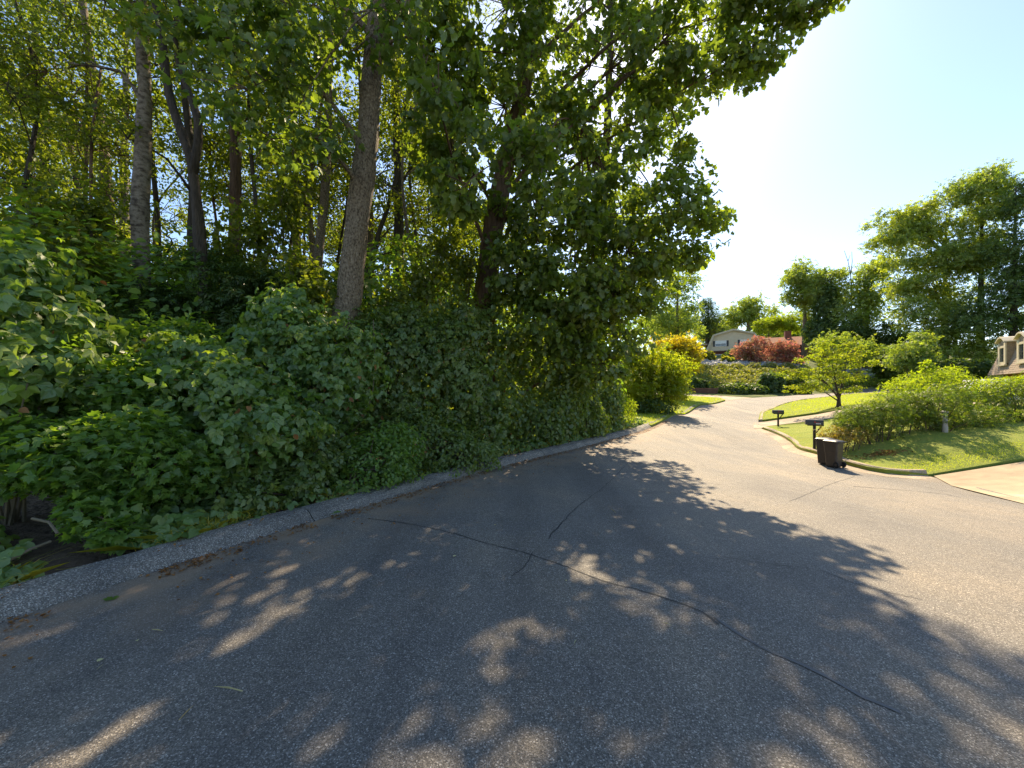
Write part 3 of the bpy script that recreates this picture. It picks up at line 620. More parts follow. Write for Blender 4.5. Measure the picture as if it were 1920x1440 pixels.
# --- slim dark poles standing close together in the woods
pr = rs(88); base0 = np.zeros(3)
def pole(seed, h, rad, bark):
    r = rs(seed); tr = [([np.array((0,0,-.1)), np.array((r.normal(0,.15),r.normal(0,.15),h*.4)), np.array((r.normal(0,.4),r.normal(0,.4),h*.75)), np.array((r.normal(0,.7),r.normal(0,.7),h))], rad, .03)]
    lob = [(np.array((r.normal(0,.9), r.normal(0,.9), h*r.uniform(.5,1.05))), np.array((1.2,1.2,.8))*r.uniform(.8,1.2), .8) for _ in range(8)] + [(np.array((r.normal(0,.7), r.normal(0,.7), h*r.uniform(.2,.5))), np.array((.7,.7,.4)), .6) for _ in range(3)]
    tb, bb, me = tree_meshes('pole_%d' % seed, base0, tr, lob, T_OVATE, seed, lpc=44, cr=.45, size=.12, droop=.4, up=.4, cl=.42, sides=9)
    t, b = tb.mesh('pole_trunk', True), bb.mesh('pole_branches'); t.materials.append(bark); b.materials.append(bark); me.materials.append(M['forest']); return t, b, me
POLES = [pole(91, 14, .1, M['bark_dark']), pole(92, 12, .075, M['bark']), pole(93, 15, .13, M['bark_dark']), pole(94, 11, .06, M['bark_red'])]
for i, (px, d) in enumerate([(30,11),(120,12),(150,17),(180,10.5),(300,13),(325,17),(345,11),(405,16),(480,11.5),(505,15),(530,21),(575,16),(630,17),(665,19),(700,12.5),(725,20),(790,17),(800,13),(830,19),(855,15),(60,20),(215,22),(280,22),(420,22),(770,24),(870,21),(980,19),(1030,22)]):
    x = (px-960)/F*d; t, b, c = POLES[i % 4]; s = pr.uniform(.85,1.2); root = tag(empty('woodland_pole', (x, d, Hs(x, d)), pr.uniform(0,6.28)), 'slim dark tree stem among the crowded stems of the shaded woods', 'tree', 'slim stems in the woods'); root.scale = (s, s, s*pr.uniform(.9,1.15))
    link('trunk', t, None, root); tag(link('branches', b, None, root), kind='stuff'); link('crown', c, None, root)

# ------------------------------------------------------------------ bushes and vines: leaves over lumpy blobs
def bush_points(r, blobs, n, depth=.35, ground=True, lump=.16):
    area = np.array([(R[0]*R[1]+R[1]*R[2]+R[0]*R[2]) for _, R, *_ in blobs]); cnt = (area/area.sum()*n).astype(int)
    PP, NN = [], []
    for (c, R, *_), m in zip(blobs, cnt):
        v = nrm(r.normal(size=(m, 3))); ph = r.uniform(0, 6.28, 6)
        lum = 1 + lump*(np.sin(v[:,0]*4+ph[0])*np.sin(v[:,1]*4.3+ph[1]) + np.sin(v[:,2]*5+ph[2])*np.sin(v[:,0]*6+ph[3])*.7 + .5*np.sin(v[:,0]*11+ph[4])*np.sin(v[:,2]*12+ph[5]))
        rad = lum*(1-depth*r.uniform(0,1,m)**2.2)
        p = c + v*R*rad[:, None]; nn = nrm(v/R)
        ok = np.ones(m, bool)
        for (c2, R2, *_) in blobs:
            if c2 is c: continue
            ok &= (((p-c2)/R2)**2).sum(1) > .5
        PP.append(p[ok]); NN.append(nn[ok])
    p = np.vstack(PP); nn = np.vstack(NN)
    if ground:
        h = H(p[:,0], p[:,1]); k = p[:,2] > h+.05; p, nn = p[k], nn[k]
    return p, nn
def bush(name, label, blobs, tmpl, mat, n, size, seed, cat='shrub', group=None, depth=.35, droop=.5, outw=.8, up=.35, jit=.55, stems=10, stem_mat=None, stem_r=.018, nleaf=0, leafmeshes=None, foot=None, lump=.16, mix=None, spread=.08):
    r = rs(seed); blobs = [b for b in blobs]
    p, nn = bush_points(r, blobs, n, depth, lump=lump)
    c0 = np.mean([b[0] for b in blobs], 0); low = min(blobs, key=lambda b: b[0][2]-b[1][2]); f = np.array(foot) if foot is not None else low[0].copy()
    base = np.array((f[0], f[1], Hs(f[0], f[1])+.03))
    root = tag(empty(name, base), label, cat, group)
    N = len(p)
    nor = nn*outw + np.array((0,0,1.))*up + r.normal(0, jit, (N,3)); tip = np.array((0,0,-1.))*droop + nn*.4*(1-droop) + r.normal(0,.3,(N,3)); tip[:,2] += (1-droop)*.3
    sz = size*r.uniform(.6,1.25,N); rn = r.uniform(0,1,N)
    sel = np.zeros(N, bool)
    if nleaf:
        toc = nrm(np.array((0,0,CZ))-p); d = np.linalg.norm(p-np.array((0,0,CZ)), axis=1)
        score = sz/d*((nn*toc).sum(1) > .15); inn = (np.abs(p[:,0]) < p[:,1]*1.36); order = np.argsort(-(score*inn)); sel[order[:nleaf]] = True
        ll = nrm(tip-(tip*nrm(nor)).sum(1, keepdims=True)*nrm(nor)); nz = nrm(nor); xx = np.cross(ll, nz)
        for q, i in enumerate(np.nonzero(sel)[0]):
            o = link('leaf', leafmeshes[q % len(leafmeshes)], None, root)
            mm = Matrix([(xx[i,0],ll[i,0],nz[i,0],p[i,0]-base[0]),(xx[i,1],ll[i,1],nz[i,1],p[i,1]-base[1]),(xx[i,2],ll[i,2],nz[i,2],p[i,2]-base[2]),(0,0,0,1)])
            o.matrix_local = mm @ Matrix.Scale(float(sz[i]), 4)
    k = ~sel
    fo = link('foliage', foliage(name+'_foliage', tmpl, p[k]-base, nor[k], tip[k], sz[k], rn[k]), mat, root); tag(fo, kind='stuff')
    for q, (tm2, mat2, n2, s2) in enumerate(mix or ()):
        p2, nn2 = bush_points(r, blobs, n2, depth+.1, lump=lump+.1); N2 = len(p2)
        tag(link('foliage', foliage(name+'_mix', tm2, p2-base, nn2*.5+np.array((0,0,.6))+r.normal(0,.5,(N2,3)), nn2*.6+np.array((0,0,-.3))+r.normal(0,.5,(N2,3)), s2*r.uniform(.5,1.3,N2), r.uniform(0,1,N2)), mat2, root), kind='stuff')
    if stems:
        sb = MB()
        for i in r.choice(N, min(stems, N), replace=False):
            q = p[i]; a = base+np.array((r.normal(0,spread), r.normal(0,spread), -.05)); a = a if spread < .2 else np.array((a[0]*.45+q[0]*.55, a[1]*.45+q[1]*.55, 0)); a[2] = Hs(a[0], a[1]) if spread >= .2 else a[2]; md = a*.45+q*.55+np.array((0,0,.1*np.linalg.norm(q-a)))+r.normal(0,.06,3)
            pt = catmull([a, a*.75+q*.25+np.array((0,0,.15*np.linalg.norm(q-a))), md, q], .25)-base
            sb.tube(pt, np.linspace(stem_r, stem_r*.3, len(pt)), 5, False)
        tag(sb.build('stems', stem_mat or M['twig'], root), kind='stuff')
    return root
def split_blobs(bl, k, seed):
    r = rs(seed); out = []
    for c, R, *_ in bl:
        for v in ball(r, k, .4): out.append((c+v*R*np.array((.85,.8,.62)), R*r.uniform(.4,.62)))
    return out
def tmesh(name, t, mat):
    v, f = t; me = bpy.data.meshes.new(name); me.from_pydata(v.tolist(), [], f); me.materials.append(mat); me.update(); return me
KUD = [tmesh('kudzu_leaf', kudzu_template(b, w, l), M['kudzu']) for b, w, l in ((.15,1,True),(.4,1.05,True),(.6,.95,False),(.3,1.1,True),(.8,1,True))]
KUD2 = [tmesh('kudzu_leaf', kudzu_template(b, w, l), M['ivy']) for b, w, l in ((.2,1,True),(.45,1.05,False),(.6,.95,True))]
SAP = [tmesh('sapling_leaf', T_LOBE, M['sapling'])]

KG = 'kudzu draped along the woods edge'
MX = [(T_SPRAY, M['sapling'], 420, .17), (T_HEART, M['kudzu'], 700, .08), (T_OVATE, M['litter'], 130, .09), (T_OVATE, M['lime'], 60, .1)]
MX2 = [(T_SPRAY, M['ivy'], 700, .17), (T_NARROW, M['sapling'], 900, .1), (T_OVATE, M['litter'], 200, .09), (T_HEART, M['kudzu'], 500, .1)]
bush('kudzu_vine', 'bright large-leaved kudzu climbing at the far left edge', [Lb(10,530,4.6,80,90,.6), Lb(70,620,4.5,80,80,.6), Lb(20,710,4.2,95,95,.6), Lb(-80,620,4.6,90,160,.6), Lb(120,690,4.4,50,50,.4)], T_KUDZU, M['kudzu'], 2300, .22, 101, cat='vine', group=KG, mix=MX, droop=.7, jit=.55, depth=.6, nleaf=300, leafmeshes=KUD, stem_mat=M['vine_stem'], lump=.35)
bush('kudzu_vine', 'kudzu mound spilling toward the kerb right of the maple saplings', [Lb(420,740,5.2,90,70,.6), Lb(360,690,5.6,80,60,.5), Lb(500,800,5.1,75,50,.5), Lb(440,830,5.0,80,60,.5)], T_KUDZU, M['kudzu'], 2900, .165, 102, cat='vine', group=KG, mix=MX, lump=.28, droop=.8, nleaf=300, leafmeshes=KUD, stem_mat=M['vine_stem'])
bush('kudzu_vine', 'kudzu curtain hanging in front of the leaning grey-brown trunk', [Lb(560,640,6.8,70,70,.6), Lb(640,680,6.9,70,80,.6), Lb(590,740,6.6,90,80,.6), Lb(520,680,6.6,50,60,.4)], T_KUDZU, M['kudzu'], 3600, .16, 103, cat='vine', group=KG, mix=MX, lump=.28, droop=.9, nleaf=300, leafmeshes=KUD, stem_mat=M['vine_stem'])
bush('kudzu_vine', 'dark kudzu wall between the leaning trunk and the vine-clad trunk', [Lb(760,690,8.3,80,90,.7), Lb(840,730,8.6,80,100,.7), Lb(720,770,7.9,80,70,.6), Lb(900,780,9.3,60,80,.6), Lb(830,650,8.8,70,50,.5)], T_KUDZU, M['ivy'], 5200, .16, 104, cat='vine', group=KG, mix=MX2, lump=.3, droop=.95, nleaf=300, leafmeshes=KUD2, stem_mat=M['vine_stem'])
bush('kudzu_vine', 'vines clothing the thick trunk below the hanging crown', [Lb(905,700,10.6,45,110,.5), Lb(935,640,10.7,40,90,.5), Lb(880,800,10.4,55,50,.5), Lb(950,560,10.7,35,60,.4)], T_HEART, M['ivy'], 3800, .13, 105, cat='vine', group=KG, droop=.95, stem_mat=M['vine_stem'])
bush('sapling_maple', 'spreading maple saplings under the large-leaved kudzu', [Lb(110,850,3.9,130,70,.5), Lb(250,860,4.2,120,90,.6), Lb(230,740,4.8,90,60,.6), Lb(330,880,4.5,80,55,.5), Lb(-60,860,3.8,110,80,.5)], T_LOBE, M['sapling'], 9000, .085, 106, cat='sapling', droop=.35, up=.9, outw=.4, depth=.6, nleaf=260, leafmeshes=SAP, stems=20, stem_r=.009)
bush('sapling_maple', 'upright maple sprout with light leaves near the kerb below the kudzu mound', [Lb(190,955,3.75,55,42,.3), Lb(220,1000,3.6,26,26,.2)], T_LOBE, M['sapling'], 900, .085, 107, cat='sapling', droop=.3, up=1.0, outw=.4, depth=.6, stems=8)
for lab, bl, n_, sd in (('vine strands rising just left of the leaning grey-brown trunk', [Lb(590,560,8,30,45,.4), Lb(560,510,8.2,26,50,.35)], 900, 121), ('vine-hung sapling filling the gap right of the leaning grey-brown trunk', [Lb(790,540,9.8,45,80,.5), Lb(745,580,9.4,40,50,.5), Lb(830,470,10.2,40,70,.5)], 2200, 122), ('loose vines hanging left of the thick vine-clad trunk', [Lb(860,600,9.9,35,80,.4), Lb(870,500,10.2,25,60,.4)], 1500, 123), ('leafy sapling between the forked trunk and the leaning trunk', [Lb(480,440,9.6,70,70,.7), Lb(540,380,9.8,50,60,.6), Lb(420,480,9.4,50,50,.6)], 2600, 124), ('leafy sapling left of the pale mottled trunk', [Lb(140,480,8.5,60,70,.7), Lb(170,400,9.5,40,60,.6), Lb(90,410,9,50,60,.6)], 2600, 125)):
    bush('climbing_vine' if sd < 124 and sd != 122 else 'sapling', lab, bl, T_LOBE2, M['forest'], n_, .12, sd, cat='vine' if sd < 124 and sd != 122 else 'sapling', droop=.6, up=.5, outw=.4, depth=.9, stems=18, lump=.4)
bush('shrub', 'fine-leaved sprays catching the light above the kudzu mound', [Lb(330,660,5.8,70,22,.5), Lb(270,690,5.2,70,20,.5), Lb(340,625,6.4,60,20,.5), Lb(240,640,6,60,24,.5)], T_SPRAY, M['sapling'], 900, .2, 115, droop=.3, up=1.0, outw=.2, depth=.8, stems=20, lump=.3)
bush('shrub', 'wispy dark-leaved shrub rising over the dark kudzu wall', [Lb(780,610,8.8,60,40,.6), Lb(700,620,8.4,45,40,.5), Lb(860,610,9.4,50,50,.5)], T_SPRAY, M['ivy'], 1500, .22, 116, droop=.6, up=.6, outw=.4, depth=.9, stems=24, lump=.35)
bush('kudzu_vine', 'ragged kudzu climbing beside the forked trunk above the curtain', [Lb(540,570,7.2,45,40,.4), Lb(500,600,6.9,40,40,.4), Lb(470,650,6.4,40,40,.4)], T_KUDZU, M['kudzu'], 700, .19, 117, cat='vine', group=KG, droop=.85, stem_mat=M['vine_stem'], lump=.35, depth=.7)
bush('shrub', 'small-leaved tangled bush between the maple saplings and the bright shrub', [Lb(560,890,5.3,60,50,.4), Lb(600,850,5.7,50,50,.4), Lb(470,930,4.7,50,35,.3)], T_SPRAY, M['ivy'], 1500, .15, 118, droop=.4, up=.6, outw=.4, depth=.8, stems=26, lump=.35)
bush('shrub', 'loose bright green shrub at the kerb under the kudzu curtain', [Lb(690,870,6.1,70,60,.45), Lb(740,850,6.3,50,60,.4), Lb(660,910,5.8,45,40,.35)], T_OVATE, M['sapling'], 5200, .07, 108, droop=.3, up=.6, depth=.5, stems=16)
bush('shrub', 'broad dark shrub at the kerb below the dark kudzu wall', [Lb(820,850,7.6,80,60,.6), Lb(880,860,8.0,60,50,.5), Lb(770,820,7.4,60,60,.5)], T_OVATE, M['ivy'], 8000, .075, 109, droop=.5, depth=.5, stems=16)
bush('shrub', 'rounded vine-covered bush right of the thick trunk', [Lb(1010,790,11.2,55,55,.8), Lb(960,770,10.8,45,60,.6), Lb(1050,760,12,50,60,.8)], T_HEART, M['ivy'], 7000, .1, 110, droop=.8, depth=.45)
bush('shrub', 'tall dark bush between the rounded vine bush and the yellow mound', [Lb(1080,740,13.6,45,50,.8), Lb(1100,790,13.2,40,40,.7), Lb(1050,715,13.4,35,35,.6)], T_HEART, M['ivy'], 5000, .11, 111, droop=.8, depth=.45)
bush('shrub', 'low dark bush beside the yellow-green mound', [Lb(1130,770,15.2,35,42,.8), Lb(1140,740,15.6,30,30,.6)], T_HEART, M['ivy'], 2600, .12, 112, droop=.8, depth=.45)
bush('shrub', 'sunlit yellow-green mound at the end of the woods edge', [Lb(1162,772,16.8,28,32,.8), Lb(1150,750,17,22,22,.6)], T_NARROW, M['lime'], 3200, .13, 113, droop=.7, depth=.3)
bush('hemlock_sapling', 'dark layered evergreen between the forked trunk and the kudzu curtain', [Lb(480,530,8.9,80,22,.9), Lb(430,570,8.6,90,20,.8), Lb(520,600,8.4,60,26,.7), Lb(560,540,9,50,30,.7), Lb(310,560,9,90,18,.8), Lb(230,610,8,90,22,.7), Lb(330,610,8.2,80,20,.7), Lb(450,630,8,80,26,.7), Lb(400,500,9,60,14,.7)], T_SPRAYF, M['dark'], 3200, .3, 114, cat='sapling', droop=.25, up=1.1, outw=.2, depth=.9, stems=30, lump=.35)

# --- understorey shrubs of the woods interior (shared meshes)
def proto_bush(seed, mat, tmpl, n, size):
    r = rs(seed); bl = [(np.array((r.normal(0,.6),r.normal(0,.6),r.uniform(.6,2.6))), np.array((1,1,.8))*r.uniform(.7,1.2)) for _ in range(6)]
    p, nn = bush_points(r, bl, n, .7, ground=False); k = p[:,2] > 0; p, nn = p[k], nn[k]; N = len(p)
    me = foliage('understorey', tmpl, p, nn*.5+np.array((0,0,.7))+r.normal(0,.4,(N,3)), nn+np.array((0,0,-.3))+r.normal(0,.3,(N,3)), size*r.uniform(.6,1.2,N), r.uniform(0,1,N)); me.materials.append(mat)
    sb = MB()
    for i in r.choice(N, 12): sb.tube(catmull([np.array((0,0,-.1)), p[i]*np.array((.4,.4,.6)), p[i]], .3), .014, 4, False)
    s = sb.mesh('understorey_stems'); s.materials.append(M['twig']); return me, s
UB = [proto_bush(61, M['forest'], T_LOBE2, 5200, .11), proto_bush(62, M['sapling'], T_OVATE, 5200, .11), proto_bush(63, M['ivy'], T_HEART, 4800, .11)]
us = [(-10.5,8.6),(-8,9.5),(-6,10.5),(-4.6,12.5),(-3,13.5),(-7,13),(-10,12.5),(-13,11),(-1.5,15.5),(-4.5,16.5),(.5,17),(-8,17),(-12,15),(1.8,19),(-2,19.5),(-6,20.5),(-11,20),(-16,18),(3,24),(-.5,23.5),(-4,26),(-9,26),(-15,26),(4,28),(0,29),(-6,31),(-13,33),(-22,23),(-27,29),(5,33),(-1,37),(-19,16),(-24,17),(-31,20),(-9,11),(-12.5,13),(-5.5,14.5),(-2.5,17),(-15,12.5),(-17,16),(-21,14.5),(-8.5,14.8),(-3,23),(1.5,21),(-7,23.5),(-12,24),(-15,29),(-10,29.5),(-5,34),(-2,33),(2,35),(-9,35),(-17,34),(-21,28),(-25,32),(-14,38),(-6,39),(0,41),(4,38),(-22,38),(-30,34),(-35,30),(-18,22),(-26,24),(2.5,30)]
for i, (x, y) in enumerate(us):
    m_, s_ = UB[i % 3]; k = rr.uniform(1.1,2.0); x += rr.normal(0,.4); y += rr.normal(0,.4)
    root = tag(empty('understorey_shrub', (x, y, Hs(x, y)), rr.uniform(0,6.28)), 'leafy shrub of the shaded undergrowth between the woodland trunks', 'shrub', 'undergrowth shrubs in the woods'); root.scale = (k, k, k*rr.uniform(.9,1.4))
    tag(link('foliage', m_, None, root), kind='stuff'); tag(link('stems', s_, None, root), kind='stuff')

# --- ground cover and grass along the left kerb, litter in the gutter
def along(line, n, lo, hi, r, y0, y1):
    l = line[(line[:,1] > y0) & (line[:,1] < y1)]; t = nrm(np.gradient(l, axis=0)); nn = np.stack([-t[:,1], t[:,0]], 1)
    i = r.integers(0, len(l), n); p = l[i]+t[i]*r.uniform(-.2,.2,(n,1))+nn[i]*r.uniform(lo, hi, (n,1)); return p
r = rs(201); p = np.vstack([along(L_EDGE, 2600, .36, 1.3, r, 1.2, 18), along(L_EDGE, 1500, .34, 2.2, r, .6, 4.2)]); z = H(p[:,0],p[:,1])+.1+np.abs(r.normal(.05,.07,len(p))); N = len(p)
tag(link('ground_cover', foliage('ground_cover', T_KUDZU, np.column_stack([p, z]), np.array((0,0,1.))+r.normal(0,.3,(N,3))+np.array((.4,-.4,0)), r.normal(0,1,(N,3))+np.array((.4,-.3,0)), r.uniform(.1,.2,N), r.uniform(0,1,N)), M['kudzu']), 'low creeping vine leaves along the left kerb', 'ground cover', kind='stuff')
def blades(name, p, h0, mat, seed, label, wid=.006, lean=.45, dz=.1):
    r = rs(seed); N = len(p); z = H(p[:,0],p[:,1])+dz; a = r.uniform(0,6.28,N); h = h0*r.uniform(.5,1.3,N)
    b = np.column_stack([p, z-.01]); w = np.column_stack([np.cos(a), np.sin(a), np.zeros(N)])*wid; ln = np.column_stack([r.normal(0,lean,N)*h, r.normal(0,lean,N)*h, h])
    if h0 < .1: V = np.stack([b-w, b+w, b+ln], 1).reshape(-1,3); kk = 3
    else: V = np.stack([b-w, b+w, b+ln*.55+w*.8+np.array((0,0,.02*h0)), b+ln+ln*np.array((.35,.35,-.15)), b+ln*.55-w*.8+np.array((0,0,.02*h0))], 1).reshape(-1,3); kk = 5
    me = raw_mesh(name, V, np.arange(N*kk), np.full(N,kk), np.repeat(r.uniform(0,1,N),kk)); return tag(link(name, me, mat), label, 'grass', kind='stuff')
blades('grass', np.vstack([along(L_EDGE, 900, .33, .75, rs(202), 1.5, 16), along(L_EDGE, 350, .34, .6, rs(203), 2.0, 3.0), along(L_EDGE, 300, .36, .6, rs(2031), 3.5, 4.4)]), .16, M['grass_lit'], 204, 'yellow-lit grass blades growing along the left kerb', .004, .8)
def lawn_blades(poly, n, seed, h, label, wid, keep=lambda x, y: x < y*1.36):
    r = rs(seed); x = r.uniform(poly[:,0].min(), poly[:,0].max(), n); y = r.uniform(poly[:,1].min(), poly[:,1].max(), n)
    k = inside(poly, x, y) & keep(x, y); blades('grass', np.stack([x[k], y[k]], 1), h, M['grass'], seed, label, wid, .35, dz=.085 if seed == 205 else .1)
mp = ground_xy(1650, 858)
lawn_blades(lawn1, 260000, 205, .032, 'short sunlit grass of the lawn beside the bins', .006, lambda x, y: (x < y*1.36) & ((x-mp[0])**2/.9+(y-mp[1])**2/.12 > 1))
lawn_blades(lawn2, 140000, 206, .07, 'short sunlit grass of the lawn around the small tree', .012, lambda x, y: (x < 36))
lawn_blades(lawn3, 60000, 207, .07, 'short yellow-lit grass left of the curving road', .012)
r = rs(208); N = 260; q = np.stack([mp[0]+r.normal(0,.42,N), mp[1]+r.normal(0,.14,N)], 1)
def flat_leaves(name, q, mat, seed, label, size, tm=T_OVATE, dz=.012):
    r = rs(seed); N = len(q); z = H(q[:,0],q[:,1])+dz
    return tag(link(name, foliage(name, tm, np.column_stack([q, z]), np.array((0,0,1.))+r.normal(0,.25,(N,3)), r.normal(0,1,(N,3)), size*r.uniform(.5,1.3,N), r.uniform(0,1,N)), mat), label, 'leaf litter', kind='stuff')
flat_leaves('leaf_litter', q, M['litter'], 209, 'patch of brown dead leaves on the lawn behind the bins', .07, dz=.12)
r = rs(210); q = along(L_EDGE, 4200, -.2, .05, r, 1.0, 20); q2 = along(L_EDGE, 500, -.9, 0, r, 1.0, 14)
flat_leaves('leaf_litter', np.vstack([q, q2]), M['litter'], 211, 'brown leaf crumbs gathered in the left gutter', .03)
flat_leaves('leaf_litter', along(L_EDGE, 420, .04, .4, rs(214), 1.0, 16), M['litter'], 215, 'scattered brown leaf bits lying on top of the left kerb', .035, dz=.14)
q = along(L_EDGE, 9000, .5, 5.5, rs(212), 1.0, 16); flat_leaves('leaf_litter', q, M['litter'], 213, 'brown dead leaves on the shaded floor of the woods', .09, dz=.09)
# stray leaves, petals and straws on the asphalt, each its own
FL = [tmesh('fallen_leaf', T_LOBE, M['sapling']), tmesh('fallen_straw', (np.array([(-.03,0,.0),(.03,0,.0),(.035,.5,.05),(0,1,.0),(-.03,.5,.05)]), [[0,1,2,3,4]]), M['straw']), tmesh('fallen_petal', T_HEART, M['straw'])]
for k, (px, py, kind, s, lab) in enumerate([(207,1127,0,.09,'green fallen leaf lying against the left kerb'),(640,968,0,.12,'green leaf lying on the kerb edge below the kudzu curtain'),(257,1203,2,.022,'white petal on the shaded asphalt below the kerb'),(182,1243,2,.03,'larger white petal with straws beside it near the lower left'),
      (1260,1176,1,.07,'pale curved straw on the asphalt right of the sunlit patch'),(1080,1203,1,.08,'thin pale straw in the middle of the shaded road'),(285,1183,1,.1,'thin straw on the road near the white petal'),(335,1355,1,.09,'thin straw across the sunlit streaks at lower left'),(455,1300,1,.16,'long twig on the road beside the lower sunlit streaks'),(193,1250,1,.05,'short straw beside the larger white petal'),
      (850,1045,2,.03,'small pale petal beside the crack'),(1155,963,1,.15,'pale twig near the seam in the road'),(930,985,2,.03,'small pale petal above the long crack'),(1060,1090,2,.02,'tiny pale crumb below the long crack')]):
    g = ground_xy(px, py); o = tag(link(('fallen_leaf','straw','petal')[kind], FL[kind], None), lab, ('leaf','straw','petal')[kind]); o.location = (g[0], g[1], Hs(*g)+.012 if k != 1 else Hs(*g)+.06); o.scale = (s,)*3; o.rotation_euler = (.1*(k % 3), .08, k*1.7+.6)
# dead sticks on the woods floor
for a, b, lab in (((60,972,3.3),(108,1000,3.25),'short reddish dead stick under the saplings at the left'),((0,1060,3.0),(95,1015,3.3),'long grey dead branch on the leaf litter at the left edge')):
    pa, pb = P(*a), P(*b); pa[2] = max(pa[2], Hs(pa[0],pa[1])+.08); pb[2] = max(pb[2], Hs(pb[0],pb[1])+.08); bs = pa.copy()
    o = MB().tube(catmull([pa-bs, (pa+pb)/2-bs+np.array((0,.03,.02)), pb-bs], .1), .011, 6).build('dead_stick', M['vine_stem']); o.location = bs; tag(o, lab, 'stick')
# hanging vine stems across the kudzu
for pts, lab in ((((700,600,7.2),(702,690,7.0),(690,760,6.8),(640,775,6.7)),'thin vine tendril hanging in front of the dark kudzu wall'), (((860,820,7.9),(880,850,7.6),(905,870,7.5)),'pale bent vine stem reaching the kerb below the thick trunk')):
    q = np.array([P(*a) for a in pts]); o = MB().tube(catmull(q-q[0], .08), .007, 5).build('vine_tendril', M['vine_stem']); o.location = q[0]; tag(o, lab, 'vine')

# ------------------------------------------------------------------ lawns' shrubs, small trees, far trees
def foot(px, d, py=None): 
    x = (px-960)/F*d; return np.array((x, d, Hs(x, d)))
def far_tree(name, label, px, d, lobes, mat, seed, rpx=5, bark='bark', leaf=T_SPRAY, size=0.50, lpc=24, cr=1.0, cl=1.0, top=None, cat='tree', group='trees behind the houses', trunks=None, **kw):
    f = foot(px, d); zt = top if top else max(c[2] for c, R, n in lobes)
    tr = trunks or [([f-np.array((0,0,.2)), f*.6+np.array((f[0]+.2, f[1], zt))*.4, np.array((f[0]+.3, f[1], zt))], rpx*d/F, .05)]
    tr = [([np.array(tr[0][0][0], float)]+list(tr[0][0][1:]), tr[0][1], tr[0][2])] + list(tr[1:])
    rq = rs(seed+5); nl = len(lobes); lobes = list(lobes)+[((lobes[a][0]+lobes[b][0])/2, (lobes[a][1]+lobes[b][1])*.4, .5) for a, b in (rq.integers(0, nl, 2) for _ in range(nl)) if d > 40 and a != b and np.linalg.norm(lobes[a][0]-lobes[b][0]) < 2.4*max(lobes[a][1])]
    if d > 40:
        for c, R, n in list(lobes)[:nl]:
            for _ in range(3): v = nrm(rq.normal(size=3)+np.array((0,-.2,.3))); lobes.append((c+v*R*rq.uniform(.9,1.3), R*rq.uniform(.22,.42), 1.1))
        lpc = max(8, int(lpc*.68))
    args = dict(flat=.8, droop=.3, up=.5, sides=8, shell=.45); args.update(kw)
    return make_tree(name, label, tr, lobes, leaf, mat, M[bark], seed, cat=cat, group=group, lpc=lpc, cr=cr, size=size, cl=cl, **args)
far_tree('roadside_tree', 'yellow-green bushy tree at the left of the road bend', 1215, 24, [Lb(1200,700,24,45,50), Lb(1240,690,23.5,45,40), Lb(1195,750,23.5,40,35), Lb(1260,720,23.5,40,28), Lb(1190,665,24.5,30,25), Lb(1230,745,23,45,30), Lb(1275,705,23.5,28,22)], M['gold'], 301, size=0.26, lpc=40, cr=.6, cl=1.1, group=None)
bush('shrub', 'dark green bush under the yellow-green tree at the road', [Lb(1225,768,22.6,42,22,1.0), Lb(1190,770,22.4,25,20,.7)], T_DIAM, M['fardark'], 3800, .14, 302, depth=.4)
far_tree('golden_tree', 'round tree with golden-orange blossom on its top', 1268, 34, [Lb(1265,665,34,45,28), Lb(1290,655,34,28,22), Lb(1245,650,34,30,22), Lb(1275,640,34,30,18), Lb(1275,680,33.5,40,22)], M['goldtop'], 303, size=0.30, lpc=40, cr=.7, cl=1.2, group=None)
far_tree('tall_tree', 'tall thin-crowned tree behind the golden tree', 1268, 62, [Lb(1270,520,62,38,28,n=.7), Lb(1295,535,62,20,18,n=.7), Lb(1245,545,62,25,25,n=.7), Lb(1275,570,62,35,28,n=.8), Lb(1255,610,61,38,25), Lb(1235,600,60,25,30), Lb(1290,610,62,22,22)], M['far'], 304, size=0.54, lpc=24, cr=1.1)
far_tree('pine_tree', 'dark pine with horizontal boughs left of the beige house', 1326, 80, [Lb(1326,566,80,9,8,n=1.5), Lb(1324,580,80,15,6,n=1.6), Lb(1330,592,80,20,6,n=1.6), Lb(1322,604,80,24,6,n=1.6), Lb(1334,613,80,24,6,n=1.6), Lb(1325,625,80,26,7,n=1.6)], M['fardark'], 305, size=0.65, lpc=24, cr=1.0, leaf=T_SPRAYF, bark='bark_dark')
far_tree('round_tree', 'rounded broad tree behind the roof of the beige house', 1402, 95, [Lb(1400,585,95,34,28), Lb(1375,600,95,20,18), Lb(1425,595,95,26,20), Lb(1405,570,95,22,16), Lb(1440,606,95,16,12)], M['far'], 306, size=0.79, lpc=30, cr=1.6)
far_tree('lime_shrub', 'bright lime shrubs above the red-brown roof', 1440, 84, [Lb(1440,612,84,22,14), Lb(1470,606,84,26,14), Lb(1500,605,84,24,16), Lb(1455,600,84,20,10)], M['lime'], 307, size=0.58, lpc=33, cr=1.1, rpx=2, cat='shrub', group=None)
far_tree('tall_tree', 'leafy tree left of the ivy-clad trunk', 1508, 70, [Lb(1505,505,70,24,22), Lb(1490,530,70,20,25), Lb(1515,540,70,25,25), Lb(1497,565,70,22,22), Lb(1520,575,70,18,20)], M['far'], 308, size=0.61, lpc=30, cr=1.1)
far_tree('ivy_tree', 'tree with a dark ivy-clad trunk and drooping crown', 1545, 66, [Lb(1545,520,66,32,14), Lb(1560,540,66,25,20), Lb(1530,545,66,16,16), Lb(1570,565,66,16,16)], M['far'], 309, size=0.58, lpc=30, cr=1.0)
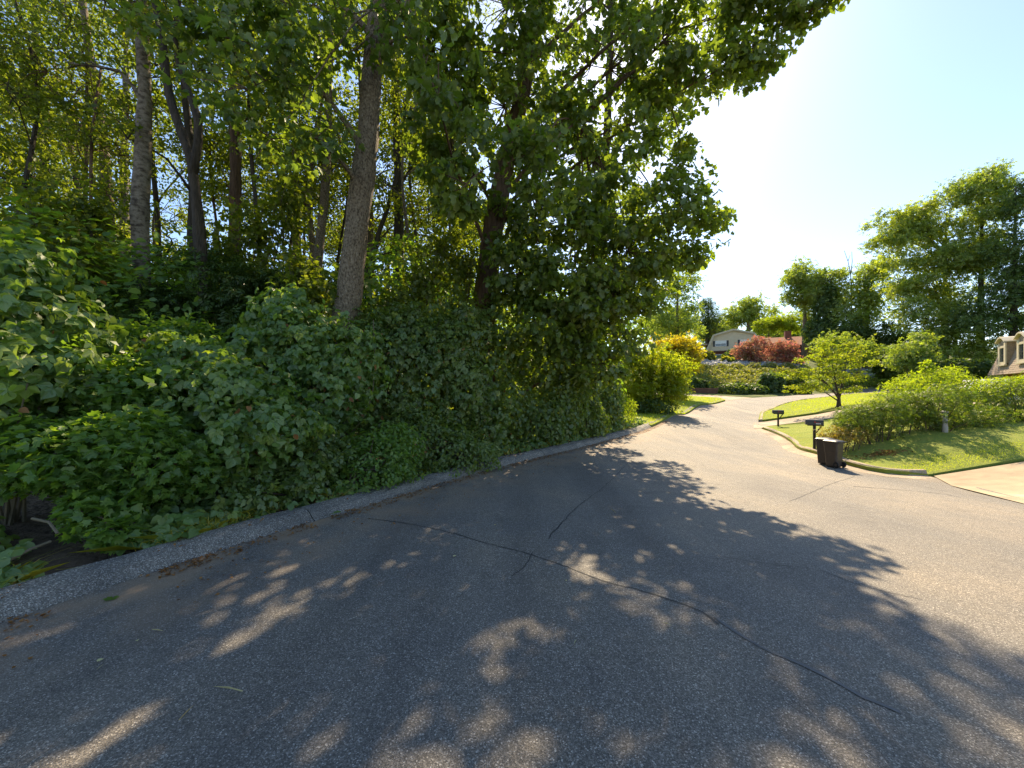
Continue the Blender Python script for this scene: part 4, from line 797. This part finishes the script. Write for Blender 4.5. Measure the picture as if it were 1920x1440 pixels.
bush('ivy_column', 'dark ivy column climbing the trunk at centre right', [Lb(1545,590,65,17,45,1.6), Lb(1552,555,65,12,25,1.2), Lb(1540,625,65,30,25,2)], T_DIAM, M['fardark'], 4200, .6, 310, cat='ivy', depth=.5, stems=0)
far_tree('tall_tree', 'broad leafy tree between the dead snag and the tallest trees', 1625, 62, [Lb(1620,520,62,28,28), Lb(1645,505,62,28,20), Lb(1610,560,62,28,30), Lb(1650,550,62,32,30), Lb(1620,600,61,40,30), Lb(1590,600,61,28,25)], M['far'], 311, size=0.58, lpc=30, cr=1.2)
far_tree('tallest_tree', 'airy spreading tree with long branches left of the tallest crown', 1770, 54, [Lb(1680,410,54,32,16), Lb(1665,450,54,30,14), Lb(1720,400,54,32,22), Lb(1700,440,54,36,18), Lb(1750,430,54,36,30), Lb(1710,490,53,40,22), Lb(1760,490,53,38,35), Lb(1740,540,53,36,30), Lb(1690,530,53,30,22), Lb(1780,570,53,36,35)], M['far'], 312, size=0.54, lpc=33, cr=1.05, cl=1.12, rpx=7, bark='bark_dark')
far_tree('tallest_tree', 'tallest tree in front of the sky at the right', 1838, 50, [Lb(1840,350,50,36,30), Lb(1870,330,50,26,18), Lb(1810,370,50,28,28), Lb(1850,400,50,40,28), Lb(1820,430,50,32,26), Lb(1880,380,50,22,26), Lb(1860,460,50,36,30), Lb(1830,500,50,36,32), Lb(1800,480,50,30,28)], M['far'], 313, size=0.50, lpc=33, cr=1.0, cl=1.12, rpx=7, bark='bark_dark')
far_tree('dark_tree', 'dark dense tree at the right edge above the mansard roof', 1900, 46, [Lb(1910,400,46,30,35), Lb(1930,350,46,30,25), Lb(1900,470,46,34,35), Lb(1880,530,46,40,40), Lb(1930,500,46,40,60), Lb(1900,600,46,50,40), Lb(1840,590,46,45,45), Lb(1950,600,46,40,60)], M['fardark'], 314, size=0.47, lpc=33, cr=1.0, rpx=7, bark='bark_dark', cl=.8)
far_tree('dark_tree', 'shaded lower tree beneath the tallest crown', 1790, 50, [Lb(1790,600,50,40,35), Lb(1740,600,50,36,30), Lb(1700,590,51,30,30), Lb(1820,650,49,40,35), Lb(1770,650,49,40,30), Lb(1845,670,48,25,30)], M['far'], 315, size=0.43, lpc=36, cr=1.0, cl=1.12, rpx=5, bark='bark_dark')
far_tree('dark_tree', 'dark thicket right of the ivy column', 1620, 60, [Lb(1600,640,60,40,22), Lb(1650,640,59,36,25), Lb(1580,620,60,30,20), Lb(1680,640,58,30,35)], M['fardark'], 316, size=0.47, lpc=36, cr=1.0, rpx=4, bark='bark_dark', cl=1.2)
far_tree('yellow_tree', 'yellow-green small tree on the hillside below the shaded tree', 1700, 44, [Lb(1700,660,44,28,18), Lb(1690,680,43.5,26,16), Lb(1730,670,44,24,18), Lb(1715,640,44,20,14), Lb(1740,690,43,26,12)], M['far'], 317, size=0.40, lpc=26, cr=.7, cl=1.12, rpx=3)
bg = rs(55)
for px, d, w, h, lab in ((1240,100,60,45,'hazy tree mass left of the pine'),(1340,105,45,28,'far tree behind the pine'),(1470,110,60,25,'far low tree between the round tree and the leafy tree')):
    far_tree('far_tree', lab, px, d, [Lb(px+bg.normal(0,w*.4), 640-h*bg.uniform(.2,1), d, w*.5, h*.5) for _ in range(5)], M['far'], int(px), size=0.86, lpc=27, cr=1.6, rpx=3)
# dead snag
sn = foot(1596, 64); mb = MB(); z0 = sn.copy(); tp = P(1594,520,64)
for pts, ra in (([sn, P(1597,560,64), P(1595,515,64)], .16), ([P(1595,515,64), P(1590,490,64), P(1583,470,64)], .07), ([P(1595,515,64), P(1598,490,64), P(1597,472,64)], .07), ([P(1596,505,64), P(1603,495,64)], .05), ([P(1590,490,64), P(1594,478,64)], .05)):
    l = catmull(np.array(pts)-z0, 1.0); mb.tube(l, np.linspace(ra, ra*.45, len(l)), 6)
o = mb.build('dead_snag', M['bark_pale']); o.location = z0; tag(o, 'bare dead snag poking into the sky', 'tree')
# red crape myrtles
far_tree('crape_myrtle', 'red-leaved bush in front of the beige house', 1408, 60, [Lb(1405,655,60,20,14), Lb(1425,645,60,16,12), Lb(1395,665,60,12,10), Lb(1415,672,59.5,16,10)], M['red'], 331, size=0.42, lpc=26, cr=.8, rpx=1.5, group='red-flowering shrubs on the bank', cat='shrub', cl=1.12)
far_tree('crape_myrtle', 'red-topped bush right of the red-leaved bush', 1455, 59, [Lb(1455,655,59,18,13), Lb(1475,650,59,16,12), Lb(1460,670,58.5,22,12), Lb(1485,668,58.5,14,12)], M['red'], 332, size=0.42, lpc=26, cr=.8, rpx=1.5, group='red-flowering shrubs on the bank', cat='shrub', cl=1.12)
far_tree('crape_myrtle', 'spreading olive-green bush with a reddish top behind the small tree', 1575, 50, [Lb(1570,640,50,28,20), Lb(1605,655,50,30,18), Lb(1545,655,50,20,18), Lb(1590,675,49.5,35,16), Lb(1620,665,50,20,18)], M['far'], 333, size=0.42, lpc=26, cr=.8, rpx=1.5, group='red-flowering shrubs on the bank', cat='shrub', cl=1.2)
for px, py, d, w, h, mt, lab, kw in ((1400,733,43,34,13,'fardark','long clipped hedge at the far side of the road bend',{}),(1447,720,44,18,20,'fardark','dark rounded shrub right of the clipped hedge',{}),(1480,722,45,22,20,'azalea','sunlit shrub behind the small tree at the bend',{}),(1500,735,43,14,12,'fardark','low shrub at the road edge behind the small tree',{}),
        (1385,666,66,22,9,'fardark','dark foundation hedge below the beige house',{}),(1365,680,60,10,9,'bank','spiky pale shrub on the rock bank',{}),(1327,670,62,9,10,'bank','pale young shrub beside the blue tarp',{}),(1312,665,64,12,8,'lime','lime shrub beside the golden tree',{}),
        (1310,724,44,14,12,'fardark','small shrub left above the retaining wall',{}),(1670,690,48,26,16,'azalea','tan-green bush on the bank below the dark thicket',{}),(1800,690,40,45,18,'fardark','dark bush beyond the bright hedge shrub',{})):
    bush('shrub', lab, [Lb(px-w*.4,py,d,w*.62,h), Lb(px+w*.4,py+1,d,w*.62,h*.95)], T_DIAM, M[mt], 3200, .012*d*.75, int(px+py), depth=.35, stems=6, lump=.1 if w > 30 else .2)
bush('hedge', 'clipped mound end of the long hedge nearest the road', [Lb(1370,732,43,30,13), Lb(1408,736,42.5,16,8)], T_DIAM, M['azalea'], 3600, .26, 345, cat='hedge', depth=.2, stems=4, lump=.05)
# ivy bank
def bank(name, label, pts, n, size, tm, mat, seed, cat):
    r = rs(seed); q = np.array([P(*a) for a in pts]); u = r.uniform(0,1,(n,1)); v = r.uniform(0,1,(n,1))
    p = (q[0]*(1-u)+q[1]*u)*(1-v)+(q[3]*(1-u)+q[2]*u)*v; h = H(p[:,0],p[:,1]); lum = np.abs(np.sin(p[:,0]*1.3+r.normal(0,.2,n))*np.sin(p[:,1]*1.1))*.7
    p[:,2] = h+.1+lum+r.uniform(0,.25,n); nor = np.column_stack([r.normal(0,.5,n), r.normal(-.4,.5,n), np.ones(n)])
    return tag(link(name, foliage(name, tm, p, nor, r.normal(0,1,(n,3)), size*r.uniform(.6,1.3,n), r.uniform(0,1,n)), mat), label, cat, kind='stuff')
bank('ground_cover', 'sunlit creeping ground cover on the bank below the rocks', [(1290,735,46),(1510,738,47),(1490,692,56),(1290,692,57)], 7000, 0.36, T_SPRAY, M['bank'], 351, 'ground cover')
bank('ground_cover', 'dark ground cover along the far road edge under the rock slope', [(1500,738,46),(1720,728,49),(1720,706,56),(1500,706,56)], 4500, .36, T_SPRAY, M['far'], 352, 'ground cover')
def rocks(name, label, corners, n, s, seed):
    r = rs(seed); ico = []
    t = (1+5**.5)/2
    iv = nrm(np.array([(-1,t,0),(1,t,0),(-1,-t,0),(1,-t,0),(0,-1,t),(0,1,t),(0,-1,-t),(0,1,-t),(t,0,-1),(t,0,1),(-t,0,-1),(-t,0,1)], float))
    fc = np.array([(0,11,5),(0,5,1),(0,1,7),(0,7,10),(0,10,11),(1,5,9),(5,11,4),(11,10,2),(10,7,6),(7,1,8),(3,9,4),(3,4,2),(3,2,6),(3,6,8),(3,8,9),(4,9,5),(2,4,11),(6,2,10),(8,6,7),(9,8,1)])
    q = np.array([P(*a) for a in corners]); u = r.uniform(0,1,(n,1)); v = r.uniform(0,1,(n,1)); p = (q[0]*(1-u)+q[1]*u)*(1-v)+(q[3]*(1-u)+q[2]*u)*v
    p[:,2] = H(p[:,0],p[:,1])+r.uniform(.0,.3,n)
    sc_ = s*r.uniform(.4,1.3,(n,1,1))*r.uniform(.6,1.2,(n,1,3)); V = iv[None]*sc_*r.uniform(.75,1.2,(n,12,1))+p[:,None]
    me = raw_mesh(name, V.reshape(-1,3), (fc.ravel()[None]+(np.arange(n)*12)[:,None]).ravel(), np.full(n*20,3)); return tag(link(name, me, M['rock']), label, 'rocks', kind='stuff')
rocks('riprap', 'band of grey riprap rocks below the beige house', [(1290,694,57),(1510,694,57),(1500,672,62),(1290,676,62)], 2200, .45, 361)
rocks('riprap', 'slope of grey riprap rocks right of the small tree', [(1570,716,53),(1690,714,54),(1670,684,58),(1570,684,58)], 1500, .45, 362)

# small tree on the lawn
tb = foot(1573, 24); k24 = lambda a: P(*a)
far_tree('small_tree', 'small spreading tree on the far lawn with several low branches', 1573, 24, [Lb(1500,700,24,32,18,1.0), Lb(1540,670,24,40,18,1.2), Lb(1590,665,24,36,16,1.1), Lb(1560,650,24,30,14,1.0), Lb(1600,700,23.6,26,16,1.0), Lb(1520,725,23.5,36,12,.9), Lb(1490,725,24,25,10,.8), Lb(1550,700,23.6,38,18,1.0), Lb(1580,730,23.8,28,10,.8), Lb(1615,680,24.2,20,14,.8)], M['maple'], 371, leaf=T_OVATE, size=.12, lpc=44, cr=.34, cl=.5, rpx=3.2, bark='bark_dark', group=None,
    trunks=[([tb-np.array((0,0,.1)), P(1573,745,24), P(1578,725,24), P(1585,690,24)], .11, .03), ([P(1573,748,24), P(1560,730,24), P(1545,715,24), P(1515,700,24)], .06, .02), ([P(1572,745,24), P(1567,720,24), P(1560,680,24)], .06, .02), ([P(1572,752,24), P(1545,735,24), P(1530,733,23.8)], .045, .015)], flat=.35)
# azalea hedge beside the near lawn
HG = 'hedge shrubs beside the near lawn'
bush('azalea_bush', 'small rust-tipped azalea behind the bins', split_blobs([Lb(1565,815,12.6,34,22,.5), Lb(1600,812,12.9,28,20,.5)], 6, 381), T_SPRAYF, M['azalea_rust'], 1000, .15, 381, group=HG, spread=.3, depth=.6, droop=.0, up=.5, lump=.3, stems=22)
bush('azalea_bush', 'wide olive azalea with bare lower stems at the lawn corner', split_blobs([Lb(1640,782,13.2,56,38,.8), Lb(1600,790,13,44,32,.6), Lb(1695,778,13.3,54,42,.8)], 9, 382), T_SPRAYF, M['azalea'], 6400, .16, 382, group=HG, spread=.3, depth=.6, droop=.0, up=.5, lump=.3, stems=40)
bush('azalea_bush', 'dark middle azalea around the pale post', split_blobs([Lb(1745,775,13.2,56,46,.8), Lb(1808,775,13.4,54,46,.8), Lb(1770,752,12.9,44,26,.6)], 9, 383), T_SPRAYF, M['azalea'], 6400, .16, 383, group=HG, spread=.3, depth=.6, droop=.0, up=.5, lump=.3, stems=36)
bush('lime_bush', 'tall bright yellow-green shrub rising behind the azaleas', split_blobs([Lb(1700,735,15,40,28,.9), Lb(1760,725,15,50,36,1.0), Lb(1820,730,15,45,30,.9), Lb(1790,705,15.3,36,20,.7), Lb(1730,715,15.3,30,22,.7)], 8, 384), T_NARROW, M['lime'], 9500, .13, 384, group=HG, spread=.3, depth=.7, droop=.05, up=.6, stems=40)
bush('azalea_bush', 'azalea at the right edge of the picture', split_blobs([Lb(1885,765,14,50,40,.8), Lb(1930,750,14,50,50,.9)], 9, 385), T_SPRAYF, M['azalea'], 3600, .16, 385, group=HG, spread=.3, depth=.6, droop=.0, up=.5, lump=.3, stems=30)
bush('lime_bush', 'bright shrub at the right edge above the azalea', split_blobs([Lb(1890,725,15,40,22,.8), Lb(1935,720,15,40,26,.8)], 6, 386), T_NARROW, M['lime'], 4500, .12, 386, group=HG, spread=.3, depth=.6, droop=.1, up=.6, stems=20)
bush('lime_bush', 'thin light-green twig of a young sprout above the hedge', [Lb(1739,690,15.2,9,14,.25)], T_OVATE, M['lime'], 160, .12, 387, group=HG, depth=.8, droop=.1, stems=6)

# ------------------------------------------------------------------ bins, mailboxes, post
def rrect(w, d, rad, z, cx=0, cy_=0, k=4):
    pts = []
    for sx, sy, a0 in ((1,1,0),(-1,1,90),(-1,-1,180),(1,-1,270)):
        for i in range(k+1):
            a = math.radians(a0+90*i/k); pts.append((cx+sx*(w/2-rad)+rad*math.cos(a), cy_+sy*(d/2-rad)+rad*math.sin(a), z))
    return np.array(pts)
def wheelie(px, py, d, rot, label):
    g = foot(px, d); root = tag(empty('trash_bin', (g[0], g[1], g[2]+.006), rot), label, 'trash bin', 'trash bins at the kerb'); root.scale = (.64,.64,.82)
    b = MB().loft([rrect(.40,.44,.06,.02), rrect(.42,.46,.07,.06), rrect(.47,.53,.07,.52), rrect(.485,.545,.07,.54), rrect(.52,.60,.075,.86), rrect(.56,.64,.08,.865), rrect(.56,.64,.08,.90)])
    b.build('body', M['bin'], root, smooth=False, bevel=.004)
    MB().loft([rrect(.58,.66,.09,.902), rrect(.59,.67,.09,.915), rrect(.58,.66,.09,.935), rrect(.46,.52,.09,.965), rrect(.3,.36,.09,.975)]).build('lid', M['bin'], root, bevel=.003)
    MB().tube(np.array([(-.24,.34,.88),(-.24,.4,.93),(.24,.4,.93),(.24,.34,.88)]), .014, 8).build('handle', M['bin'], root)
    MB().tube(np.array([(-.27,.24,.1),(.27,.24,.1)]), .012, 8).build('axle', M['rubber'], root)
    for s in (-1, 1):
        w = MB().tube(np.array([(s*.235,.25,.11),(s*.285,.25,.11)]), .11, 20).build('wheel', M['rubber'], root, bevel=.008)
        MB().tube(np.array([(s*.286,.25,.11),(s*.292,.25,.11)]), .05, 14).build('hub', M['bin'], w)
    for z in (.3, .42): MB().loft([rrect(.47*(z*.12+.87),.53*(z*.12+.87),.07,z), rrect(.49*(z*.12+.87),.55*(z*.12+.87),.07,z+.012), rrect(.47*(z*.12+.87),.53*(z*.12+.87),.07,z+.024)]).build('rib', M['bin'], root) if z == .3 else None
    return root
wheelie(1563, 872, 11.35, math.radians(-160), 'dark wheeled trash bin in front, nearest the driveway')
wheelie(1547, 868, 11.75, math.radians(-150), 'dark wheeled trash bin half hidden behind the front one')
def mailbox(px, d, rot, hgt, label, sticker):
    g = foot(px, d); root = tag(empty('mailbox', (g[0], g[1], g[2]+.1), rot), label, 'mailbox', 'black mailboxes on posts')
    MB().box((-.04,-.04,-.2),(.04,.04,hgt)).build('post', M['post'], root, bevel=.004)
    MB().box((-.2,-.045,hgt-.005),(.26,.045,hgt+.03)).build('arm', M['post'], root, bevel=.003)
    brace = MB(); brace.tube(np.array([(.04,0,hgt-.25),(.2,0,hgt-.01)]), .025, 6); brace.build('brace', M['post'], root)
    arch = [(-.085,0),(.085,0),(.085,.1)]+[(.085*math.cos(a), .1+.085*math.sin(a)) for a in np.linspace(.2, math.pi-.2, 9)]+[(-.085,.1)]
    mb = MB(); r0 = [np.array([(x, y, z+hgt+.032) for y, z in arch]) for x in (-.25, .25)]; mb.loft(r0); bx = mb.build('box', M['mailbox'], root)
    mb = MB(); ar2 = [(y*1.05, z*1.03-.002) for y, z in arch]; mb.loft([np.array([(x, y, z+hgt+.034) for y, z in ar2]) for x in (-.262, -.252)]); dr = mb.build('door', M['mailbox'], root)
    MB().tube(np.array([(-.275,0,hgt+.16),(-.262,0,hgt+.16)]), .012, 8).build('handle', M['plate'], dr)
    mb = MB(); mb.box((-.02,-.096,hgt+.1),(.13,-.09,hgt+.12)); mb.box((-.02,-.096,hgt+.1),(.02,-.091,hgt+.16)); mb.build('flag', M['flag'], root)
    if sticker: MB().box((.03,-.0885,hgt+.06),(.17,-.0862,hgt+.095)).build('sticker', M['plate'], root)
    return root
mailbox(1527, 13.6, math.radians(-30), .84, 'black mailbox standing directly behind the trash bins', True)
mailbox(1459, 20.4, math.radians(-25), .66, 'black mailbox on a slim post at the far driveway', False)
g = foot(1772, 12.6); root = tag(empty('post', g), 'pale weathered post standing in the azaleas', 'post')
MB().tube(np.array([(0,0,-.1),(.0,0,.3),(-.01,0,.74)]), (.072,.068,.066), 16).build('shaft', M['pipe'], root, smooth=True)
MB().tube(np.array([(-.01,0,.74),(-.01,0,.77),(-.01,0,.8)]), (.095,.095,.05), 16).build('cap', M['pipe'], root, smooth=False)

# ------------------------------------------------------------------ houses
def window(root, x0, x1, z0, z1, y, ny=-1, bars=True, fr=.07, trim='white', blind=None):
    """window on a wall in the XZ plane at y, facing -Y"""
    w = MB().box((x0,y-.03,z0),(x1,y+.02,z1)).build('window', M['glass'], root)
    f = MB(); e = fr
    f.box((x0-e,y-.07,z0-e),(x0,y+.01,z1+e)); f.box((x1,y-.07,z0-e),(x1+e,y+.01,z1+e)); f.box((x0,y-.068,z1),(x1,y+.01,z1+e)); f.box((x0,y-.085,z0-e),(x1,y+.01,z0))
    f.build('frame', M[trim], w)
    if bars:
        b = MB(); b.box(((x0+x1)/2-.02,y-.052,z0),((x0+x1)/2+.02,y-.031,z1)); b.box((x0,y-.05,(z0+z1)/2-.02),(x1,y-.032,(z0+z1)/2+.02)); b.build('muntin', M[trim], w)
    if blind: MB().box((x0+.01,y-.045,z0+(z1-z0)*blind),(x1-.01,y-.031,z1)).build('blind', M['white'], w)
    return w
# beige gambrel house on the hill
hb = P(1375, 668, 72); hz = Hs(hb[0], hb[1]); hh = tag(empty('gambrel_house', (hb[0], hb[1], hb[2]-.2), math.radians(-24)), 'beige gambrel-roofed house with brick base and dark shutters on the hill', 'house')
MB().box((-4.3,0,-2.5),(4.3,9,1.15)).build('brick_base', M['brick'], hh)
GAM = [(-4.55,1.15),(-3.3,4.25),(0,5.15),(3.3,4.25),(4.55,1.15)]
MB().prism(GAM, .02, 9).build('wall', M['siding'], hh)
rf = MB(); 
for (xa,za),(xb,zb) in zip(GAM[:-1], GAM[1:]):
    v = np.array((xb-xa, zb-za)); n = np.array((-v[1], v[0]))/np.linalg.norm(v)*.14
    ring = [(xa,za),(xb,zb),(xb+n[0],zb+n[1]),(xa+n[0],za+n[1])]; rf.prism(ring, -.35, 9.3)
rfo = rf.build('roof', M['roof_red'], hh)
tr = MB()
for (xa,za),(xb,zb) in zip(GAM[:-1], GAM[1:]):
    v = np.array((xb-xa, zb-za)); n = np.array((-v[1], v[0]))/np.linalg.norm(v); a = -.16; b = .17
    tr.prism([(xa+n[0]*a,za+n[1]*a),(xb+n[0]*a,zb+n[1]*a),(xb+n[0]*b,zb+n[1]*b),(xa+n[0]*b,za+n[1]*b)], -.42, -.352)
tr.build('rake_trim', M['trim'], hh)
MB().box((-4.7,-.5,1.08),(4.7,-.02,1.3)).build('belt_trim', M['retaining'], hh)
for x0 in (-2.95, 1.15):
    window(hh, x0, x0+1.75, 2.2, 3.15, 0, blind=.5)
    for sx in (x0-.42, x0+1.75+.1): MB().box((sx,-.07,2.12),(sx+.32,-.01,3.22)).build('shutter', M['shutter'], hh)
window(hh, -2.9, -1.2, -.6, .55, -.02, blind=.3)
pm = MB(); pm.box((-6.0,3,2.9),(-4.2,7,3.1)); pm.box((-5.9,3,-2),(-5.75,3.15,2.9)); pm.box((-5.9,6.8,-2),(-5.75,7,2.9)); pm.build('porch', M['trim'], hh)
wg = MB(); wg.box((4.6,4,-2.5),(15,10,2.2)); wg.build('wing_wall', M['brick'], hh)
wr = MB(); wr.loft([np.array([(x,3.2,2.2),(x,7,4.15),(x,10.8,2.2),(x,10.8,2.05),(x,7,3.98),(x,3.2,2.05)]) for x in (4.5, 15.4)]); wr.build('wing_roof', M['roof_red'], hh)
MB().box((9.3,6.2,3.4),(10.3,7.2,5.2)).build('chimney', M['brick'], hh)
# mansard house at the right edge
mo = np.array((44.8, 36.0)); mz = 3.15; ang = math.atan2(-.81, -.585)
mh = tag(empty('mansard_house', (mo[0], mo[1], mz), ang), 'house with a brown shingled mansard roof and cream dormers at the right edge', 'house')
# local x along the front wall, local -y is the facing side (rotated so that it faces the road)
gz = Hs(40, 34)-mz
MB().box((.3,.6,gz-1),(14,10,.0)).build('wall', M['brick'], mh)
MZ = 2.95; SL = .85
core = MB(); core.loft([np.array([(0,-.25,0),(14.3,-.25,0),(14.3,10.5,0),(0,10.5,0)],float), np.array([(SL,-.25+SL,MZ),(14.3-SL,-.25+SL,MZ),(14.3-SL,10.5-SL,MZ),(SL,10.5-SL,MZ)],float)]); ro = core.build('roof', M['shingle'], mh)
cs = MB(); nrow = 17
for i in range(nrow):
    za, zb = MZ*i/nrow, MZ*(i+1)/nrow; ya = -.25+SL*i/nrow; yb = -.25+SL*(i+1)/nrow; xa = SL*i/nrow; xb = SL*(i+1)/nrow
    r_ = rs(i+900); x = xa-.03
    while x < 14.2-xa:
        w = r_.uniform(.22,.36); o_ = r_.uniform(.018,.035); x2 = min(x+w, 14.3-xa)
        cs.add([(x,ya-o_,za),(x2-.008,ya-o_,za),(x2-.008,yb-.004,zb+.02),(x,yb-.004,zb+.02)], [(0,1,2,3)])
        cs.add([(x,ya-o_,za),(x,ya+.01,za),(x2-.008,ya+.01,za),(x2-.008,ya-o_,za)], [(0,1,2,3)]); x = x2
    y = ya
    while y < 10.4-xa:
        w = r_.uniform(.22,.36); o_ = r_.uniform(.018,.035)
        cs.add([(xa-o_,y+w-.008,za),(xa-o_,y,za),(xb-.004,y,zb+.02),(xb-.004,y+w-.008,zb+.02)], [(0,1,2,3)]); y += w
tag(cs.build('shingles', M['shingle'], ro), kind='stuff')
ct = MB(); ct.box((SL-.22,SL-.5,MZ-.02),(14.3-SL+.2,SL-.2,MZ+.13)); ct.box((SL-.22,SL-.2,MZ-.02),(SL+.05,10,MZ+.13)); ct.box((SL-.3,SL-.58,MZ+.13),(14.3-SL+.3,10.1,MZ+.2)); ct.build('cornice', M['trim'], mh)
for cx in (2.75, 6.3, 9.9):
    d = empty('dormer', (0,0,0)); d.parent = mh; x0, x1 = cx-.72, cx+.72; yf = -.12
    w = MB(); w.box((x0,yf,.95),(x1,1.6,2.75)); w.prism([(x0,2.75),(x1,2.75),(x1,2.86),(cx,3.15),(x0,2.86)], yf, 1.6); w.build('dormer_wall', M['shingle'], d)
    f = MB(); f.box((x0-.03,yf-.09,.85),(x0+.3,yf-.002,2.72)); f.box((x1-.3,yf-.09,.85),(x1+.03,yf-.002,2.72)); f.box((x0+.3,yf-.088,2.3),(x1-.3,yf-.002,2.5)); f.box((x0-.1,yf-.16,.74),(x1+.1,yf-.002,.85)); f.box((x0+.3,yf-.088,.85),(x1-.3,yf-.002,1.08)); f.build('frame', M['trim'], d)
    g_ = MB(); g_.box((x0+.3,yf-.03,1.08),(x1-.3,yf-.001,2.3)); g_.build('pane', M['glass'], d)
    m_ = MB(); m_.box((cx-.02,yf-.05,1.08),(cx+.02,yf-.031,2.3)); m_.box((x0+.3,yf-.048,1.66),(x1-.3,yf-.032,1.71)); m_.build('muntin', M['shutter'], d)
    r_ = MB(); r_.prism([(x0-.2,2.76),(cx-.35,3.1),(cx,3.18),(cx+.35,3.1),(x1+.2,2.76),(x1+.2,2.86),(cx+.35,3.22),(cx,3.3),(cx-.35,3.22),(x0-.2,2.86)], yf-.22, 1.9); r_.build('dormer_roof', M['trim'], d)
# brick house glimpsed behind the woods edge
b3 = foot(1120, 38); bh = tag(empty('brick_house', b3, math.radians(-6)), 'brick house with grey roof glimpsed between the woods edge and the yellow-green tree', 'house')
MB().box((-4,0,-.5),(2.4,7,2.5)).build('wall', M['brick'], bh)
MB().prism([(-4.4,2.5),(2.8,2.5),(2.8,2.62),(2.4,3.9),(-4.0,3.9),(-4.4,2.62)], -.4, 7.4).build('roof', M['roof_grey'], bh)
window(bh, 1.55, 2.05, .7, 2.1, 0, fr=.1)
window(bh, -1.6, -.7, .7, 2.1, 0, fr=.1)
# retaining wall, tarp, car
rw0, rw1 = P(1300,738,42.5), P(1345,743,42.0); rw = empty('retaining_wall', (rw0[0], rw0[1], Hs(rw0[0],rw0[1])), math.atan2(rw1[1]-rw0[1], rw1[0]-rw0[0])); tag(rw, 'low brown timber retaining wall left of the clipped hedge', 'wall')
ln = float(np.linalg.norm((rw1-rw0)[:2]))
for i in range(4): MB().box((-.05*i,0,.19*i-.15),(ln+.04*i,.18,.19*i+.03)).build('timber', M['retaining'], rw, bevel=.01)
tz = foot(1312, 61); r = rs(5); th = np.linspace(0, 6.28, 14, endpoint=False)
rings = [np.column_stack([np.cos(th)*a*r.uniform(.85,1.15,14), np.sin(th)*b*r.uniform(.85,1.15,14), np.full(14, z)+r.normal(0,.05,14)]) for a, b, z in ((1.3,.8,0),(1.15,.7,.35),(.8,.5,.65),(.3,.2,.8))]
o = MB().loft(rings).build('tarp', M['tarp']); o.location = tz; tag(o, 'crumpled blue tarp on the bank left of the beige house', 'tarp')
cz = foot(1868, 21); car = tag(empty('parked_car', (cz[0], cz[1], cz[2]+.1), math.radians(20)), 'pale silver car mostly hidden behind the bright hedge at the right', 'car')
side = [(-2.2,.35),(2.2,.35),(2.25,.7),(2.1,.85),(1.15,.95),(.5,1.42),(-1.1,1.46),(-1.8,1.05),(-2.2,.95)]
mb = MB(); mb.loft([np.array([(x*(1-.02*abs(t_)), y, z if z < 1 else z-.03*abs(t_)) for x, z in side]) for y, t_ in ((-.85,1),(-.5,0),(.5,0),(.85,1))]); mb.build('body', M['car'], car, bevel=.04)
for sy in (-1, 1):
    MB().prism([(-1.5,1.0),(.95,1.0),(.45,1.36),(-1.05,1.38)], sy*.853-.004, sy*.853+.004).build('side_window', M['glass'], car)
    for x in (-1.4, 1.4):
        w = MB().tube(np.array([(x,sy*.72,.32),(x,sy*.9,.32)]), .32, 20).build('wheel', M['rubber'], car); MB().tube(np.array([(x,sy*.895,.32),(x,sy*.91,.32)]), .19, 14).build('rim', M['car'], w)
